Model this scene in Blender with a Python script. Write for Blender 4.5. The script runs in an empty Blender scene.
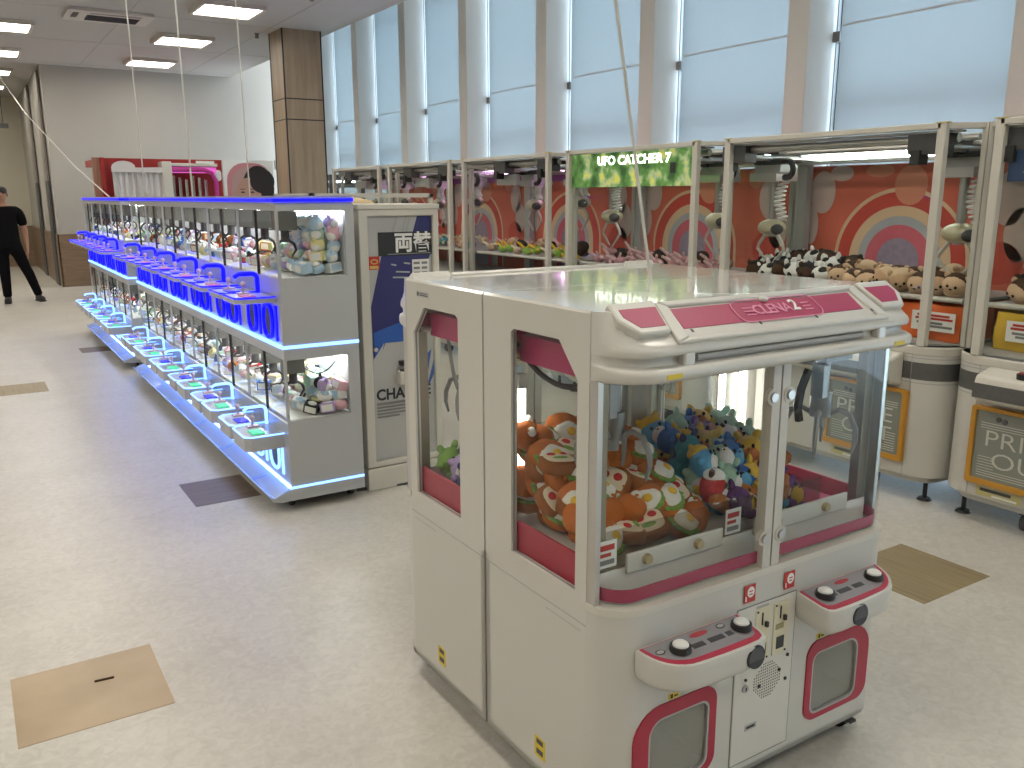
import bpy, bmesh, math, random
from mathutils import Vector, Matrix, Euler
from mathutils.geometry import delaunay_2d_cdt
C = bpy.context.scene.collection
S = bpy.context.scene
PI = math.pi
rnd = random.Random(7)

# ------------------------------------------------------------------ materials
MATS = {}
def mat(key, col=(.8, .8, .8), rough=.5, metal=0., spec=.5, emit=0., ecol=None, coat=0., bump=0., bscale=60., trans=0., mott=0., mscale=8., sub=0.):
    if key in MATS: return MATS[key]
    m = bpy.data.materials.new(key); m.use_nodes = True
    nt = m.node_tree; b = nt.nodes['Principled BSDF']
    b.inputs['Base Color'].default_value = (*col, 1)
    b.inputs['Roughness'].default_value = rough
    b.inputs['Metallic'].default_value = metal
    b.inputs['Specular IOR Level'].default_value = spec
    b.inputs['Coat Weight'].default_value = coat
    if emit:
        b.inputs['Emission Color'].default_value = (*(ecol or col), 1)
        b.inputs['Emission Strength'].default_value = emit
    if mott:
        tc = nt.nodes.new('ShaderNodeTexCoord'); n = nt.nodes.new('ShaderNodeTexNoise')
        n.inputs['Scale'].default_value = mscale; n.inputs['Detail'].default_value = 5
        r = nt.nodes.new('ShaderNodeMix'); r.data_type = 'RGBA'
        r.inputs[6].default_value = (*[c * (1 - mott) for c in col], 1)
        r.inputs[7].default_value = (*[min(1, c * (1 + mott)) for c in col], 1)
        nt.links.new(tc.outputs['Object'], n.inputs['Vector']); nt.links.new(n.outputs['Fac'], r.inputs[0])
        nt.links.new(r.outputs[2], b.inputs['Base Color'])
    if bump:
        tc = nt.nodes.new('ShaderNodeTexCoord'); n = nt.nodes.new('ShaderNodeTexNoise'); n.inputs['Scale'].default_value = bscale
        bp = nt.nodes.new('ShaderNodeBump'); bp.inputs['Strength'].default_value = bump; bp.inputs['Distance'].default_value = .01
        nt.links.new(tc.outputs['Object'], n.inputs['Vector']); nt.links.new(n.outputs['Fac'], bp.inputs['Height']); nt.links.new(bp.outputs['Normal'], b.inputs['Normal'])
    MATS[key] = m
    return m

def glassmat(key, tint=(.97, .98, .97), refl=1.0, rough=.02):
    if key in MATS: return MATS[key]
    m = bpy.data.materials.new(key); m.use_nodes = True; nt = m.node_tree
    for n in list(nt.nodes): nt.nodes.remove(n)
    o = nt.nodes.new('ShaderNodeOutputMaterial'); t = nt.nodes.new('ShaderNodeBsdfTransparent'); g = nt.nodes.new('ShaderNodeBsdfGlossy')
    t.inputs['Color'].default_value = (*tint, 1); g.inputs['Roughness'].default_value = rough
    f = nt.nodes.new('ShaderNodeLayerWeight'); f.inputs['Blend'].default_value = .5
    pw = nt.nodes.new('ShaderNodeMath'); pw.operation = 'POWER'; pw.inputs[1].default_value = 4.5
    mu = nt.nodes.new('ShaderNodeMath'); mu.operation = 'MULTIPLY_ADD'; mu.inputs[1].default_value = .24*refl; mu.inputs[2].default_value = .014*refl; mu.use_clamp = True
    nt.links.new(f.outputs['Facing'], pw.inputs[0]); nt.links.new(pw.outputs[0], mu.inputs[0])
    mx = nt.nodes.new('ShaderNodeMixShader')
    nt.links.new(mu.outputs[0], mx.inputs[0])
    nt.links.new(t.outputs[0], mx.inputs[1]); nt.links.new(g.outputs[0], mx.inputs[2]); nt.links.new(mx.outputs[0], o.inputs['Surface'])
    MATS[key] = m
    return m

def emis(key, col, s): return mat(key, col, .5, emit=s, ecol=col)

def floormat():
    m = bpy.data.materials.new('vinyl_floor'); m.use_nodes = True; nt = m.node_tree; b = nt.nodes['Principled BSDF']
    tc = nt.nodes.new('ShaderNodeTexCoord')
    n1 = nt.nodes.new('ShaderNodeTexNoise'); n1.inputs['Scale'].default_value = 2.2; n1.inputs['Detail'].default_value = 6
    n2 = nt.nodes.new('ShaderNodeTexNoise'); n2.inputs['Scale'].default_value = 26; n2.inputs['Detail'].default_value = 8; n2.inputs['Distortion'].default_value = 1.2
    cr = nt.nodes.new('ShaderNodeValToRGB'); cr.color_ramp.elements[0].position = .36; cr.color_ramp.elements[1].position = .62
    cr.color_ramp.elements[0].color = (.47, .445, .395, 1); cr.color_ramp.elements[1].color = (.575, .55, .495, 1)
    mx = nt.nodes.new('ShaderNodeMix'); mx.data_type = 'FLOAT'; mx.inputs[0].default_value = .6
    nt.links.new(tc.outputs['Object'], n1.inputs['Vector']); nt.links.new(tc.outputs['Object'], n2.inputs['Vector'])
    nt.links.new(n1.outputs['Fac'], mx.inputs[2]); nt.links.new(n2.outputs['Fac'], mx.inputs[3])
    nt.links.new(mx.outputs[0], cr.inputs[0]); nt.links.new(cr.outputs[0], b.inputs['Base Color'])
    b.inputs['Roughness'].default_value = .34; b.inputs['Specular IOR Level'].default_value = .5
    return m

def woodmat(key, c1, c2, sc=(40, 40, 2), rough=.4):
    if key in MATS: return MATS[key]
    m = bpy.data.materials.new(key); m.use_nodes = True; nt = m.node_tree; b = nt.nodes['Principled BSDF']
    tc = nt.nodes.new('ShaderNodeTexCoord'); mp = nt.nodes.new('ShaderNodeMapping'); mp.inputs['Scale'].default_value = sc
    n = nt.nodes.new('ShaderNodeTexNoise'); n.inputs['Scale'].default_value = 1.; n.inputs['Detail'].default_value = 5
    cr = nt.nodes.new('ShaderNodeValToRGB'); cr.color_ramp.elements[0].position = .3; cr.color_ramp.elements[1].position = .7
    cr.color_ramp.elements[0].color = (*c1, 1); cr.color_ramp.elements[1].color = (*c2, 1)
    nt.links.new(tc.outputs['Object'], mp.inputs[0]); nt.links.new(mp.outputs[0], n.inputs['Vector']); nt.links.new(n.outputs['Fac'], cr.inputs[0]); nt.links.new(cr.outputs[0], b.inputs['Base Color'])
    b.inputs['Roughness'].default_value = rough
    MATS[key] = m
    return m

def blindmat():
    m = bpy.data.materials.new('blind_fabric'); m.use_nodes = True; nt = m.node_tree
    for n in list(nt.nodes): nt.nodes.remove(n)
    o = nt.nodes.new('ShaderNodeOutputMaterial'); t = nt.nodes.new('ShaderNodeBsdfTranslucent'); d = nt.nodes.new('ShaderNodeBsdfDiffuse')
    t.inputs['Color'].default_value = (.50, .525, .53, 1); d.inputs['Color'].default_value = (.55, .6, .63, 1)
    mx = nt.nodes.new('ShaderNodeMixShader'); mx.inputs[0].default_value = .5
    nt.links.new(t.outputs[0], mx.inputs[1]); nt.links.new(d.outputs[0], mx.inputs[2]); nt.links.new(mx.outputs[0], o.inputs['Surface'])
    return m

# palette
WHITE = mat('machine_white', (.53, .52, .475), .28, coat=.2)
CREAM = mat('cream_paint', (.58, .56, .49), .35)
FRAMEW = mat('frame_white', (.52, .50, .44), .4)
PINK = mat('magenta_panel', (.34, .026, .082), .38)
REDP = mat('crimson_panel', (.38, .015, .05), .4)
GLASS = glassmat('clear_glass')
ACRY = glassmat('clear_acrylic', (.93, .94, .93))
BLACK = mat('black_plastic', (.015, .015, .016), .45)
DKGREY = mat('dark_grey', (.06, .06, .065), .5)
GREY = mat('mid_grey', (.2, .2, .2), .5)
LGREY = mat('light_grey', (.38, .38, .37), .45)
STEEL = mat('brushed_steel', (.5, .49, .47), .3, 1.)
CHROME = mat('chrome', (.75, .75, .75), .12, 1.)
RUBBER = mat('rubber', (.02, .02, .02), .7)
YEL = mat('yellow_label', (.65, .5, .03), .5)
WHT = mat('paper_white', (.75, .75, .72), .6)
REDL = mat('red_label', (.45, .03, .02), .5)
LEDW = emis('led_white', (1., .97, .92), 10.)

# ------------------------------------------------------------------ mesh builder
def fr(frame, u, v, w):
    return (u, v, w) if frame == 'xy' else (u, w, v) if frame == 'xz' else (w, u, v)

class B:
    def __init__(s): s.v = []; s.f = []; s.m = []
    def add(s, vs, fs, m=0, M=None):
        k = len(s.v)
        if M is not None: vs = [tuple(M @ Vector(p)) for p in vs]
        s.v += [tuple(p) for p in vs]
        for f in fs: s.f.append(tuple(i + k for i in f)); s.m.append(m)
        return s
    def box(s, x0, x1, y0, y1, z0, z1, m=0, M=None):
        return s.add([(x0,y0,z0),(x1,y0,z0),(x1,y1,z0),(x0,y1,z0),(x0,y0,z1),(x1,y0,z1),(x1,y1,z1),(x0,y1,z1)],
                     [(0,3,2,1),(4,5,6,7),(0,1,5,4),(1,2,6,5),(2,3,7,6),(3,0,4,7)], m, M)
    def prism(s, poly, a, b, frame='xy', m=0, M=None):
        n = len(poly)
        vs = [fr(frame, u, v, a) for u, v in poly] + [fr(frame, u, v, b) for u, v in poly]
        fs = [tuple(range(n))[::-1], tuple(range(n, 2*n))] + [(i, (i+1) % n, n+(i+1) % n, n+i) for i in range(n)]
        return s.add(vs, fs, m, M)
    def plate(s, outer, holes, a, b, frame='xy', m=0, M=None):
        loops = [outer] + holes; pts = []; edges = []; lp = []
        for L in loops:
            k = len(pts); pts += [Vector(p) for p in L]; ids = list(range(k, k+len(L))); lp.append(ids)
            edges += [(ids[i], ids[(i+1) % len(ids)]) for i in range(len(ids))]
        r = delaunay_2d_cdt(pts, edges, [], 1, 1e-6)
        vo = r[0]; n = len(vo)
        def inside(q, L):
            c = False
            for i in range(len(L)):
                (ax, ay), (bx, by) = L[i-1][:2], L[i][:2]
                if (ay > q[1]) != (by > q[1]) and q[0] < (bx-ax)*(q[1]-ay)/(by-ay)+ax: c = not c
            return c
        fo = []
        for f in r[2]:
            q = (sum(vo[i].x for i in f)/len(f), sum(vo[i].y for i in f)/len(f))
            if inside(q, outer) and not any(inside(q, h) for h in holes): fo.append(f)
        vs = [fr(frame, p.x, p.y, a) for p in vo] + [fr(frame, p.x, p.y, b) for p in vo]
        fs = [tuple(f)[::-1] for f in fo] + [tuple(i+n for i in f) for f in fo]
        cnt = {}
        for f in fo:
            for i in range(len(f)):
                e = (f[i], f[(i+1) % len(f)]); k = (min(e), max(e)); cnt.setdefault(k, []).append(e)
        for k, es in cnt.items():
            if len(es) == 1:
                i, j = es[0]; fs.append((i, j, j+n, i+n))
        return s.add(vs, fs, m, M)
    def tube(s, pts, r, n=8, m=0, closed=False, M=None, cap=True):
        P = [Vector(p) for p in pts]; N = len(P); rs = r if isinstance(r, (list, tuple)) else [r]*N
        vs = []; up = None
        for i in range(N):
            a = P[i-1] if (i > 0 or closed) else P[i]; b = P[(i+1) % N] if (i < N-1 or closed) else P[i]
            t = (b-a)
            t = t.normalized() if t.length > 1e-9 else Vector((0,0,1))
            if up is None: up = t.orthogonal().normalized()
            else:
                up = up - t*up.dot(t); up = up.normalized() if up.length > 1e-6 else t.orthogonal().normalized()
            q = t.cross(up)
            for k in range(n):
                an = 2*PI*k/n; vs.append(tuple(P[i] + (up*math.cos(an)+q*math.sin(an))*rs[i]))
        fs = []
        for i in range(N if closed else N-1):
            j = (i+1) % N
            for k in range(n): fs.append((i*n+k, i*n+(k+1) % n, j*n+(k+1) % n, j*n+k))
        if cap and not closed: fs += [tuple(range(n))[::-1], tuple(range((N-1)*n, N*n))]
        return s.add(vs, fs, m, M)
    def cyl(s, p0, p1, r0, r1=None, n=16, m=0, M=None):
        return s.tube([p0, p1], [r0, r0 if r1 is None else r1], n, m, M=M)
    def ell(s, c, r, m=0, M=None, nu=14, nv=9, e=1.0, rot=None):
        R = Euler(rot).to_matrix() if rot else Matrix.Identity(3); c = Vector(c)
        def pw(x): return math.copysign(abs(x)**e, x)
        vs = [tuple(c + R @ Vector((0,0,r[2])))]
        for i in range(1, nv):
            th = PI*i/nv
            for k in range(nu):
                ph = 2*PI*k/nu
                vs.append(tuple(c + R @ Vector((r[0]*pw(math.sin(th))*pw(math.cos(ph)), r[1]*pw(math.sin(th))*pw(math.sin(ph)), r[2]*pw(math.cos(th))))))
        vs.append(tuple(c - R @ Vector((0,0,r[2]))))
        fs = [(0, 1+k, 1+(k+1) % nu) for k in range(nu)]
        for i in range(nv-2):
            for k in range(nu): fs.append((1+i*nu+k, 1+(i+1)*nu+k, 1+(i+1)*nu+(k+1) % nu, 1+i*nu+(k+1) % nu))
        L = len(vs)-1
        fs += [(L, 1+(nv-2)*nu+(k+1) % nu, 1+(nv-2)*nu+k) for k in range(nu)]
        return s.add(vs, fs, m, M)
    def loft(s, rows, m=0, closed=False, M=None):
        n = len(rows[0]); vs = [p for r in rows for p in r]; fs = []
        for i in range(len(rows)-1):
            for k in range(n if closed else n-1):
                fs.append((i*n+k, i*n+(k+1) % n, (i+1)*n+(k+1) % n, (i+1)*n+k))
        return s.add(vs, fs, m, M)
    def lathe(s, prof, c=(0,0,0), n=20, m=0, M=None):
        rows = [[(c[0]+r*math.cos(2*PI*k/n), c[1]+r*math.sin(2*PI*k/n), c[2]+z) for k in range(n)] for r, z in prof]
        return s.loft(rows, m, True, M)

def mesh(name, b, mats, smooth=35):
    me = bpy.data.meshes.new(name); me.from_pydata(b.v, [], b.f)
    if not isinstance(mats, (list, tuple)): mats = [mats]
    for m in mats: me.materials.append(m)
    me.polygons.foreach_set('material_index', b.m)
    bm = bmesh.new(); bm.from_mesh(me); bmesh.ops.recalc_face_normals(bm, faces=bm.faces); bm.to_mesh(me); bm.free()
    if smooth:
        me.polygons.foreach_set('use_smooth', [True]*len(me.polygons)); me.set_sharp_from_angle(angle=math.radians(smooth))
    me.update()
    return me

def obj(name, b, mats, parent=None, bevel=0, smooth=35, seg=2, label=None):
    me = b if isinstance(b, bpy.types.Mesh) else mesh(name, b, mats, smooth)
    o = bpy.data.objects.new(name, me); C.objects.link(o)
    if parent is not None: o.parent = parent
    if bevel:
        md = o.modifiers.new('bevel', 'BEVEL'); md.width = bevel; md.segments = seg; md.limit_method = 'ANGLE'; md.angle_limit = math.radians(40)
    if label: o['label'] = label
    return o

def thing(name, label, cat, loc=(0,0,0), rz=0, group=None, rot=None):
    o = bpy.data.objects.new(name, None); C.objects.link(o); o.location = loc
    o.rotation_euler = rot if rot else (0,0,rz); o.empty_display_size = .1
    return tag(o, label, cat, group)
def tag(o, label, cat, group=None):
    o['label'] = label; o['category'] = cat
    if group: o['group'] = group
    return o
def struct(name, b, m, parent=None, **k):
    o = obj(name, b, m, parent, **k); o['kind'] = 'structure'
    return o
def dup(root, loc=None, rot=None, label=None, group=None, parent=None):
    r = root.copy(); C.objects.link(r)
    if parent is not None: r.parent = parent
    if loc is not None: r.location = loc
    if rot is not None: r.rotation_euler = rot
    if label: r['label'] = label
    if group: r['group'] = group
    for ch in list(root.children): dup(ch, parent=r)
    return r

def textmesh(txt, size, mats, name, parent, M, depth=.001, align='CENTER', bold=0., space=1., sx=1.):
    cu = bpy.data.curves.new(name, 'FONT'); cu.body = txt; cu.size = size; cu.extrude = depth; cu.align_x = align; cu.align_y = 'CENTER'; cu.offset = bold; cu.space_character = space
    cu.resolution_u = 3
    t = bpy.data.objects.new('tmp', cu); C.objects.link(t)
    dg = bpy.context.evaluated_depsgraph_get(); dg.update()
    me = bpy.data.meshes.new_from_object(t.evaluated_get(dg)); bpy.data.objects.remove(t)
    me.transform(M @ Matrix.Diagonal((sx,1,1,1))); me.materials.clear(); me.materials.append(mats); me.name = name
    for p in me.polygons: p.material_index = 0
    o = bpy.data.objects.new(name, me); C.objects.link(o)
    if parent is not None: o.parent = parent
    return o
def MF(loc, face='-Y'):   # text plane facing -Y or -X or +Y
    R = {'-Y': Matrix.Rotation(PI/2, 4, 'X'), '-X': Matrix.Rotation(-PI/2, 4, 'Z') @ Matrix.Rotation(PI/2, 4, 'X'), '+Y': Matrix.Rotation(PI, 4, 'Z') @ Matrix.Rotation(PI/2, 4, 'X')}[face]
    return Matrix.Translation(loc) @ R

def rrect(u0, u1, v0, v1, r, n=5):
    r = r if isinstance(r, (list, tuple)) else [r]*4   # bl, br, tr, tl
    out = []
    for (cu, cv, a0, q) in ((u0, v0, PI, r[0]), (u1, v0, 1.5*PI, r[1]), (u1, v1, 0, r[2]), (u0, v1, .5*PI, r[3])):
        cx = cu + q if cu == u0 else cu - q; cy = cv + q if cv == v0 else cv - q
        for i in range(n+1):
            a = a0 + .5*PI*i/n; out.append((cx+q*math.cos(a), cy+q*math.sin(a)))
    return out
def circ(u, v, r, n=16, r2=None): return [(u+r*math.cos(2*PI*i/n), v+(r2 or r)*math.sin(2*PI*i/n)) for i in range(n)]
def arc3(c, r, a0, a1, n, frame='xz', w=0.):
    return [fr(frame, c[0]+r*math.cos(a0+(a1-a0)*i/n), c[1]+r*math.sin(a0+(a1-a0)*i/n), w) for i in range(n+1)]
ORD = ['first','second','third','fourth','fifth','sixth','seventh','eighth','ninth','tenth']

# ------------------------------------------------------------------ room shell
CEIL = 3.87; ATR = 6.6; XE = 4.67; YB = 17.73; XW = 6.42
struct('floor', B().box(-9.2, 7, -6.2, 24.6, -.1, 0), floormat())
WALLM = mat('wall_paint', (.40, .385, .345), .8, mott=.03, mscale=3)
CEILM = mat('ceiling_board', (.43, .42, .405), .9)
b = B().box(-9.2, XE, -6.2, 24.6, CEIL, CEIL+.12); struct('ceiling', b, CEILM)
b = B()
for i in range(11):
    b.box(-9, XE, -6+i*2.5+.9, -6+i*2.5+.908, CEIL-.002, CEIL+.01)
for i in range(8): b.box(-9+i*1.82+.2, -9+i*1.82+.208, -6.2, 17.7, CEIL-.002, CEIL+.01)
struct('trim_1', b, mat('ceiling_joint', (.33, .31, .28), .9))
struct('trim_2', B().box(XE, XE+.12, -6.2, YB, CEIL, ATR), WALLM)
struct('ceiling_atrium', B().box(XE, 7, -6.2, YB+.2, ATR, ATR+.1), CEILM)
struct('wall_back', B().box(1.52, 7, YB, YB+.2, 0, ATR), WALLM)
struct('wall_corridor', B().box(1.52, 1.72, YB+.2, 24, 0, CEIL), WALLM)
struct('wall_far', B().box(-9.2, 1.6, 23.8, 24.0, 0, CEIL), mat('far_wall_paint', (.52, .49, .40), .8))
struct('wall_left', B().box(-9.2, -9, -6.2, 24, 0, CEIL), WALLM)
struct('wall_front', B().box(-9.2, 7, -6.2, -6, 0, ATR), WALLM)
WAIN = woodmat('wainscot_laminate', (.17, .115, .07), (.24, .17, .105), (3, 3, 40))
struct('baseboard_back', B().box(1.5, 6.2, YB-.02, YB, 0, .95), WAIN)
struct('baseboard_corridor', B().box(1.495, 1.52, YB-.02, 23.8, 0, .95), WAIN)
struct('baseboard_far', B().box(-9, 1.5, 23.77, 23.8, 0, .95), WAIN)
for i, y in enumerate((18.05, 20.5)):
    f = struct('door_%d' % (i+1), B().box(1.47, 1.5, y, y+.55, 1.9, 3.8, 0).box(1.47, 1.5, y, y+.55, 0, 1.9, 1), [mat('door_grey', (.22, .2, .18), .5), DKGREY])
# floor inlays
for i, (x0, x1, y0, y1, c) in enumerate(((-.03, .415, 2.70, 3.143, 0), (.89, 1.235, 4.53, 4.955, 1), (3.09, 3.565, 1.80, 2.22, 2), (.95, 1.46, 9.96, 10.3, 1), (.1, .49, 8.1, 8.55, 2), (-2.1, -1.6, 5.3, 5.8, 0), (-1.2, -.7, 11.2, 11.7, 2))):
    ms = [woodmat('tan_inlay', (.36, .265, .16), (.46, .35, .22), (3, 3, 3), .36), woodmat('brown_inlay', (.11, .08, .06), (.23, .175, .13), (2, 60, 2), .4), woodmat('olive_inlay', (.21, .155, .075), (.30, .235, .13), (60, 3, 3), .4)]
    struct('floor_inlay_tile', B().box(x0, x1, y0, y1, 0, .0015), ms[c])
# window wall: columns, frames, panes, blinds
COLM = mat('column_paint', (.64, .63, .60), .6)
BLM = blindmat(); WFR = mat('window_frame', (.07, .09, .11), .4, .5); BAR = mat('blind_bar', (.40, .43, .45), .5)
WG = glassmat('window_glass', (.85, .93, .97))
ys = [-4.2+1.868*k for k in range(13)]   # near faces of the columns
ys = [4.975+1.873*k for k in range(-5, 7)]
for k, y in enumerate(ys):
    struct('trim_%d' % (k+3), B().box(6.0, XW+.1, y, y+.215, 0, ATR), COLM, bevel=.008)
for k in range(len(ys)-1):
    y0 = ys[k]+.215; y1 = ys[k+1]
    w = struct('window_%d' % (k+1), B().box(XW-.02, XW+.06, y0, y0+.045, 0, ATR).box(XW-.02, XW+.06, y1-.045, y1, 0, ATR).box(XW, XW+.06, y0, y1, 2.3, 2.36).box(XW, XW+.06, y0, y1, 4.4, 4.46), WFR)
    obj('pane', B().box(XW+.02, XW+.03, y0+.045, y1-.045, 0, ATR), WG, w)
    n = k - 4
    lab = 'pale blue roller blind ' + ({0: 'in the window bay at the right edge of the view', 1: 'above the claw machine with the orange bin', 2: 'above the green lit header sign', 3: 'in the bay just left of the green header sign', 4: 'in the second bay left of the green header sign', 5: 'in the third bay left of the green header sign', 6: 'in the bay just right of the wood pillar'}.get(n, 'hidden behind the wood pillar') if n >= 0 else 'in a bay out past the right edge')
    t = thing('roller_blind', lab, 'blind', (XW-.1, 0, 0), 0, 'roller blinds in the window bays')
    obj('fabric', B().box(0, .004, y0+.015, y1-.07, .9, ATR-.2), BLM, t)
    obj('transom_shadow', B().box(-.0015, -.0002, y0+.015, y1-.07, 2.955, 2.972), mat('transom_shadow_tone', (.62, .66, .68), .8), t)  # thin opaque strip painted in for the transom's shadow through the fabric
    obj('roller', B().cyl((.0, y0+.02, ATR-.15), (.0, y1-.02, ATR-.15), .05), BAR, t)
    obj('bottom_bar', B().box(-.008, .012, y0+.015, y1-.07, .88, .9), BAR, t)
    obj('clutch', B().box(-.01, .07, y1-.065, y1-.0, 2.84, 2.92).cyl((0, y1-.03, .9), (0, y1-.03, ATR-.2), .006, n=6), GREY, t)
# pillar
PW = woodmat('pillar_laminate', (.25, .18, .115), (.34, .26, .175), (14, 14, 1.2), .45)
b = B().box(4.06, 4.62, 12.3, 12.86, 0, CEIL)
o = struct('column_wood', b, PW); g = B()
for z in (2.66, 2.94): g.box(4.055, 4.625, 12.295, 12.865, z, z+.014)
for x in (4.055, 4.607): g.box(x, x+.018, 12.294, 12.31, 0, CEIL)
g.box(4.053, 4.07, 12.84, 12.866, 0, CEIL)
obj('joint_strip', g, BLACK, o)
# ceiling panels
PANM = emis('panel_light', (1., .93, .82), 11.)
PFR = mat('panel_frame', (.55, .5, .45), .5)
l0 = None; k = 0
for ci, x in enumerate((3.1, .78, -1.6, -4., -6.6)):
    for ri in range(11):
        y = 23.9-2.5*ri-2.5 if ci == 1 else 23.9-2.5*ri
        if y > 17.3 and x > 1.2: continue
        if y > 23 or y < -5.5: continue
        vis = (y > 10 and ci < 2)
        lab = 'square ceiling light, %s' % (('%s from the far wall in the row left of the wood pillar' % ORD[max(0, round((16.4-y)/2.5))]) if ci == 0 else ('%s from the far end of the row over the walkway' % ORD[min(9, max(0, round((21.4-y)/2.5)))]) if ci == 1 else 'in the rows out past the left edge')
        if l0 is None:
            t = l0 = thing('ceiling_light', lab, 'light', (x, y, CEIL), 0, 'ceiling lights')
            obj('frame', B().plate(rrect(-.38, .38, -.37, .37, .01), [rrect(-.34, .34, -.33, .33, .01)], -.055, 0), PFR, t)
            obj('diffuser', B().box(-.34, .34, -.33, .33, -.045, -.035), PANM, t)
        else: dup(l0, (x, y, CEIL), None, lab)
        k += 1
for i in range(4): dup(l0, (5.3, 2.2+2.6*i, ATR), None, 'square ceiling light, %s in the tall window bay above the claw machine row' % ORD[i])
# air conditioner cassette
t = thing('air_conditioner', 'white ceiling cassette air conditioner with dark grille and louvre', 'air conditioner', (1.93, 12.62, CEIL-.002))
obj('panel', B().plate(rrect(-.5, .5, -.36, .36, .05), [rrect(-.26, .36, -.10, .26, .01), rrect(-.24, .36, -.25, -.19, .01), rrect(-.43, -.36, -.2, .12, .02)], -.04, 0), mat('ac_white', (.5, .48, .45), .5), t, bevel=.006)
g = B().box(-.255, .355, -.095, .255, -.043, -.03).box(-.43, -.365, -.195, .115, -.043, -.03)
for i in range(12): g.box(-.25, .35, -.09+i*.028, -.086+i*.028, -.046, -.042)
obj('grille', g, DKGREY, t); obj('louvre', B().box(-.235, .355, -.245, -.195, -.043, -.03), GREY, t)
for i, (x, y) in enumerate(((3.55, 8.3), (3.75, 10.2), (3.9, 12.9), (2.35, 10.4))):
    tag(obj('sprinkler', B().cyl((x, y, CEIL), (x, y, CEIL-.05), .035, .02).cyl((x, y, CEIL-.05), (x, y, CEIL-.07), .028), GREY), 'small grey ceiling sprinkler head, %s from the camera' % ORD[[0, 2, 3, 1][i]], 'sprinkler', 'ceiling sprinklers')
# hanging cords
CORD = mat('white_cord', (.55, .54, .5), .6)
def cord(name, pts, r, lab):
    o = obj(name, B().tube(pts, r, 6), CORD); return tag(o, lab, 'cord', 'cords hanging from the ceiling')
cord('power_cord', [(.95, 1.64, CEIL), (1.13, 1.73, 3.25), (1.34, 1.81, 2.65), (1.53, 1.90, 2.1), (1.70, 1.98, 1.6), (1.775, 2.008, 1.353)], .005, 'grey cord slanting down onto the roof of the front prize machine')
cord('power_cord', [(1.50, 5.30, CEIL), (1.495, 5.31, 2.7), (1.50, 5.30, 1.605)], .004, 'white cord hanging to the small crane row, rightmost of three')
cord('power_cord', [(1.47, 6.75, CEIL), (1.485, 6.77, 2.7), (1.50, 6.8, 1.605)], .006, 'white cord dropping to the small crane row, middle of three')
cord('power_cord', [(1.535, 9.0, CEIL), (1.54, 9.0, 2.7), (1.55, 9.0, 1.605)], .006, 'white cord dropping to the small crane row, leftmost of three')
cord('power_cord', [(1.55, 11.3, 1.605), (1.4, 13, 2.0), (1.1, 16, 2.9), (.9, 19, CEIL)], .008, 'white cord running aslant from the ceiling to the far small cranes')
# ------------------------------------------------------------------ front prize machine (two units back to back)
HW = .525; YF = -.56; YS = -.465; RC = .095
def plan(off=0., k_end=0., n=7):
    """front outline left->right with the offset ramped at the side ends: [(x, y, k)]"""
    pts = []
    for i in range(n+1):
        a = PI + .5*PI*i/n; k = k_end + (1-k_end)*(.5-.5*math.cos(PI*i/n)); r = RC + off*k
        pts.append((-HW+RC+r*math.cos(a), YF+RC+r*math.sin(a), k))
    m = 10
    for i in range(1, m): pts.append((-HW+RC+(2*HW-2*RC)*i/m, YF-off, 1))
    for i in range(n+1):
        a = 1.5*PI + .5*PI*i/n; k = k_end + (1-k_end)*(.5-.5*math.cos(PI*(n-i)/n)); r = RC + off*k
        pts.append((HW-RC+r*math.cos(a), YF+RC+r*math.sin(a), k))
    return pts
def bend(off=0.): return [(x, y) for x, y, k in plan(off, 1.)]

def make_claw(parent, x, y, z, s=1.0, arms=3, rot=0.):
    c = obj('claw', B().box(x-.055*s, x+.055*s, y-.05*s, y+.05*s, z+.165*s, z+.235*s, 1).cyl((x, y, z+.05*s), (x, y, z+.17*s), .02*s).cyl((x, y, z), (x, y, z+.07*s), .03*s, n=14).cyl((x, y, z-.03*s), (x, y, z+.01*s), .016*s)
            .box(x-.035*s, x-.012*s, y-.03*s, y+.01*s, z+.06*s, z+.15*s, 0), [mat('claw_steel', (.22, .22, .22), .35, .8), GREY], parent)
    for k in range(arms):
        a = rot + 2*PI*k/arms; ca, sa = math.cos(a), math.sin(a)
        pts = [(x+ca*d*s, y+sa*d*s, z+h*s) for d, h in ((.02, .005), (.05, .022), (.078, .01), (.096, -.03), (.098, -.065), (.088, -.10))]
        obj('claw_arm', B().tube(pts, [.008*s]*4+[.0065*s, .004*s], 6), GREY, c)
    return c
def cable(parent, pts, r=.007, m=None, name='cable'):
    return obj(name, B().tube(pts, r, 6), m or DKGREY, parent)
def sag(p, q, d, n=12):
    p, q = Vector(p), Vector(q)
    return [tuple(p.lerp(q, i/n) - Vector((0, 0, d*4*(i/n)*(1-i/n)))) for i in range(n+1)]

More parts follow.
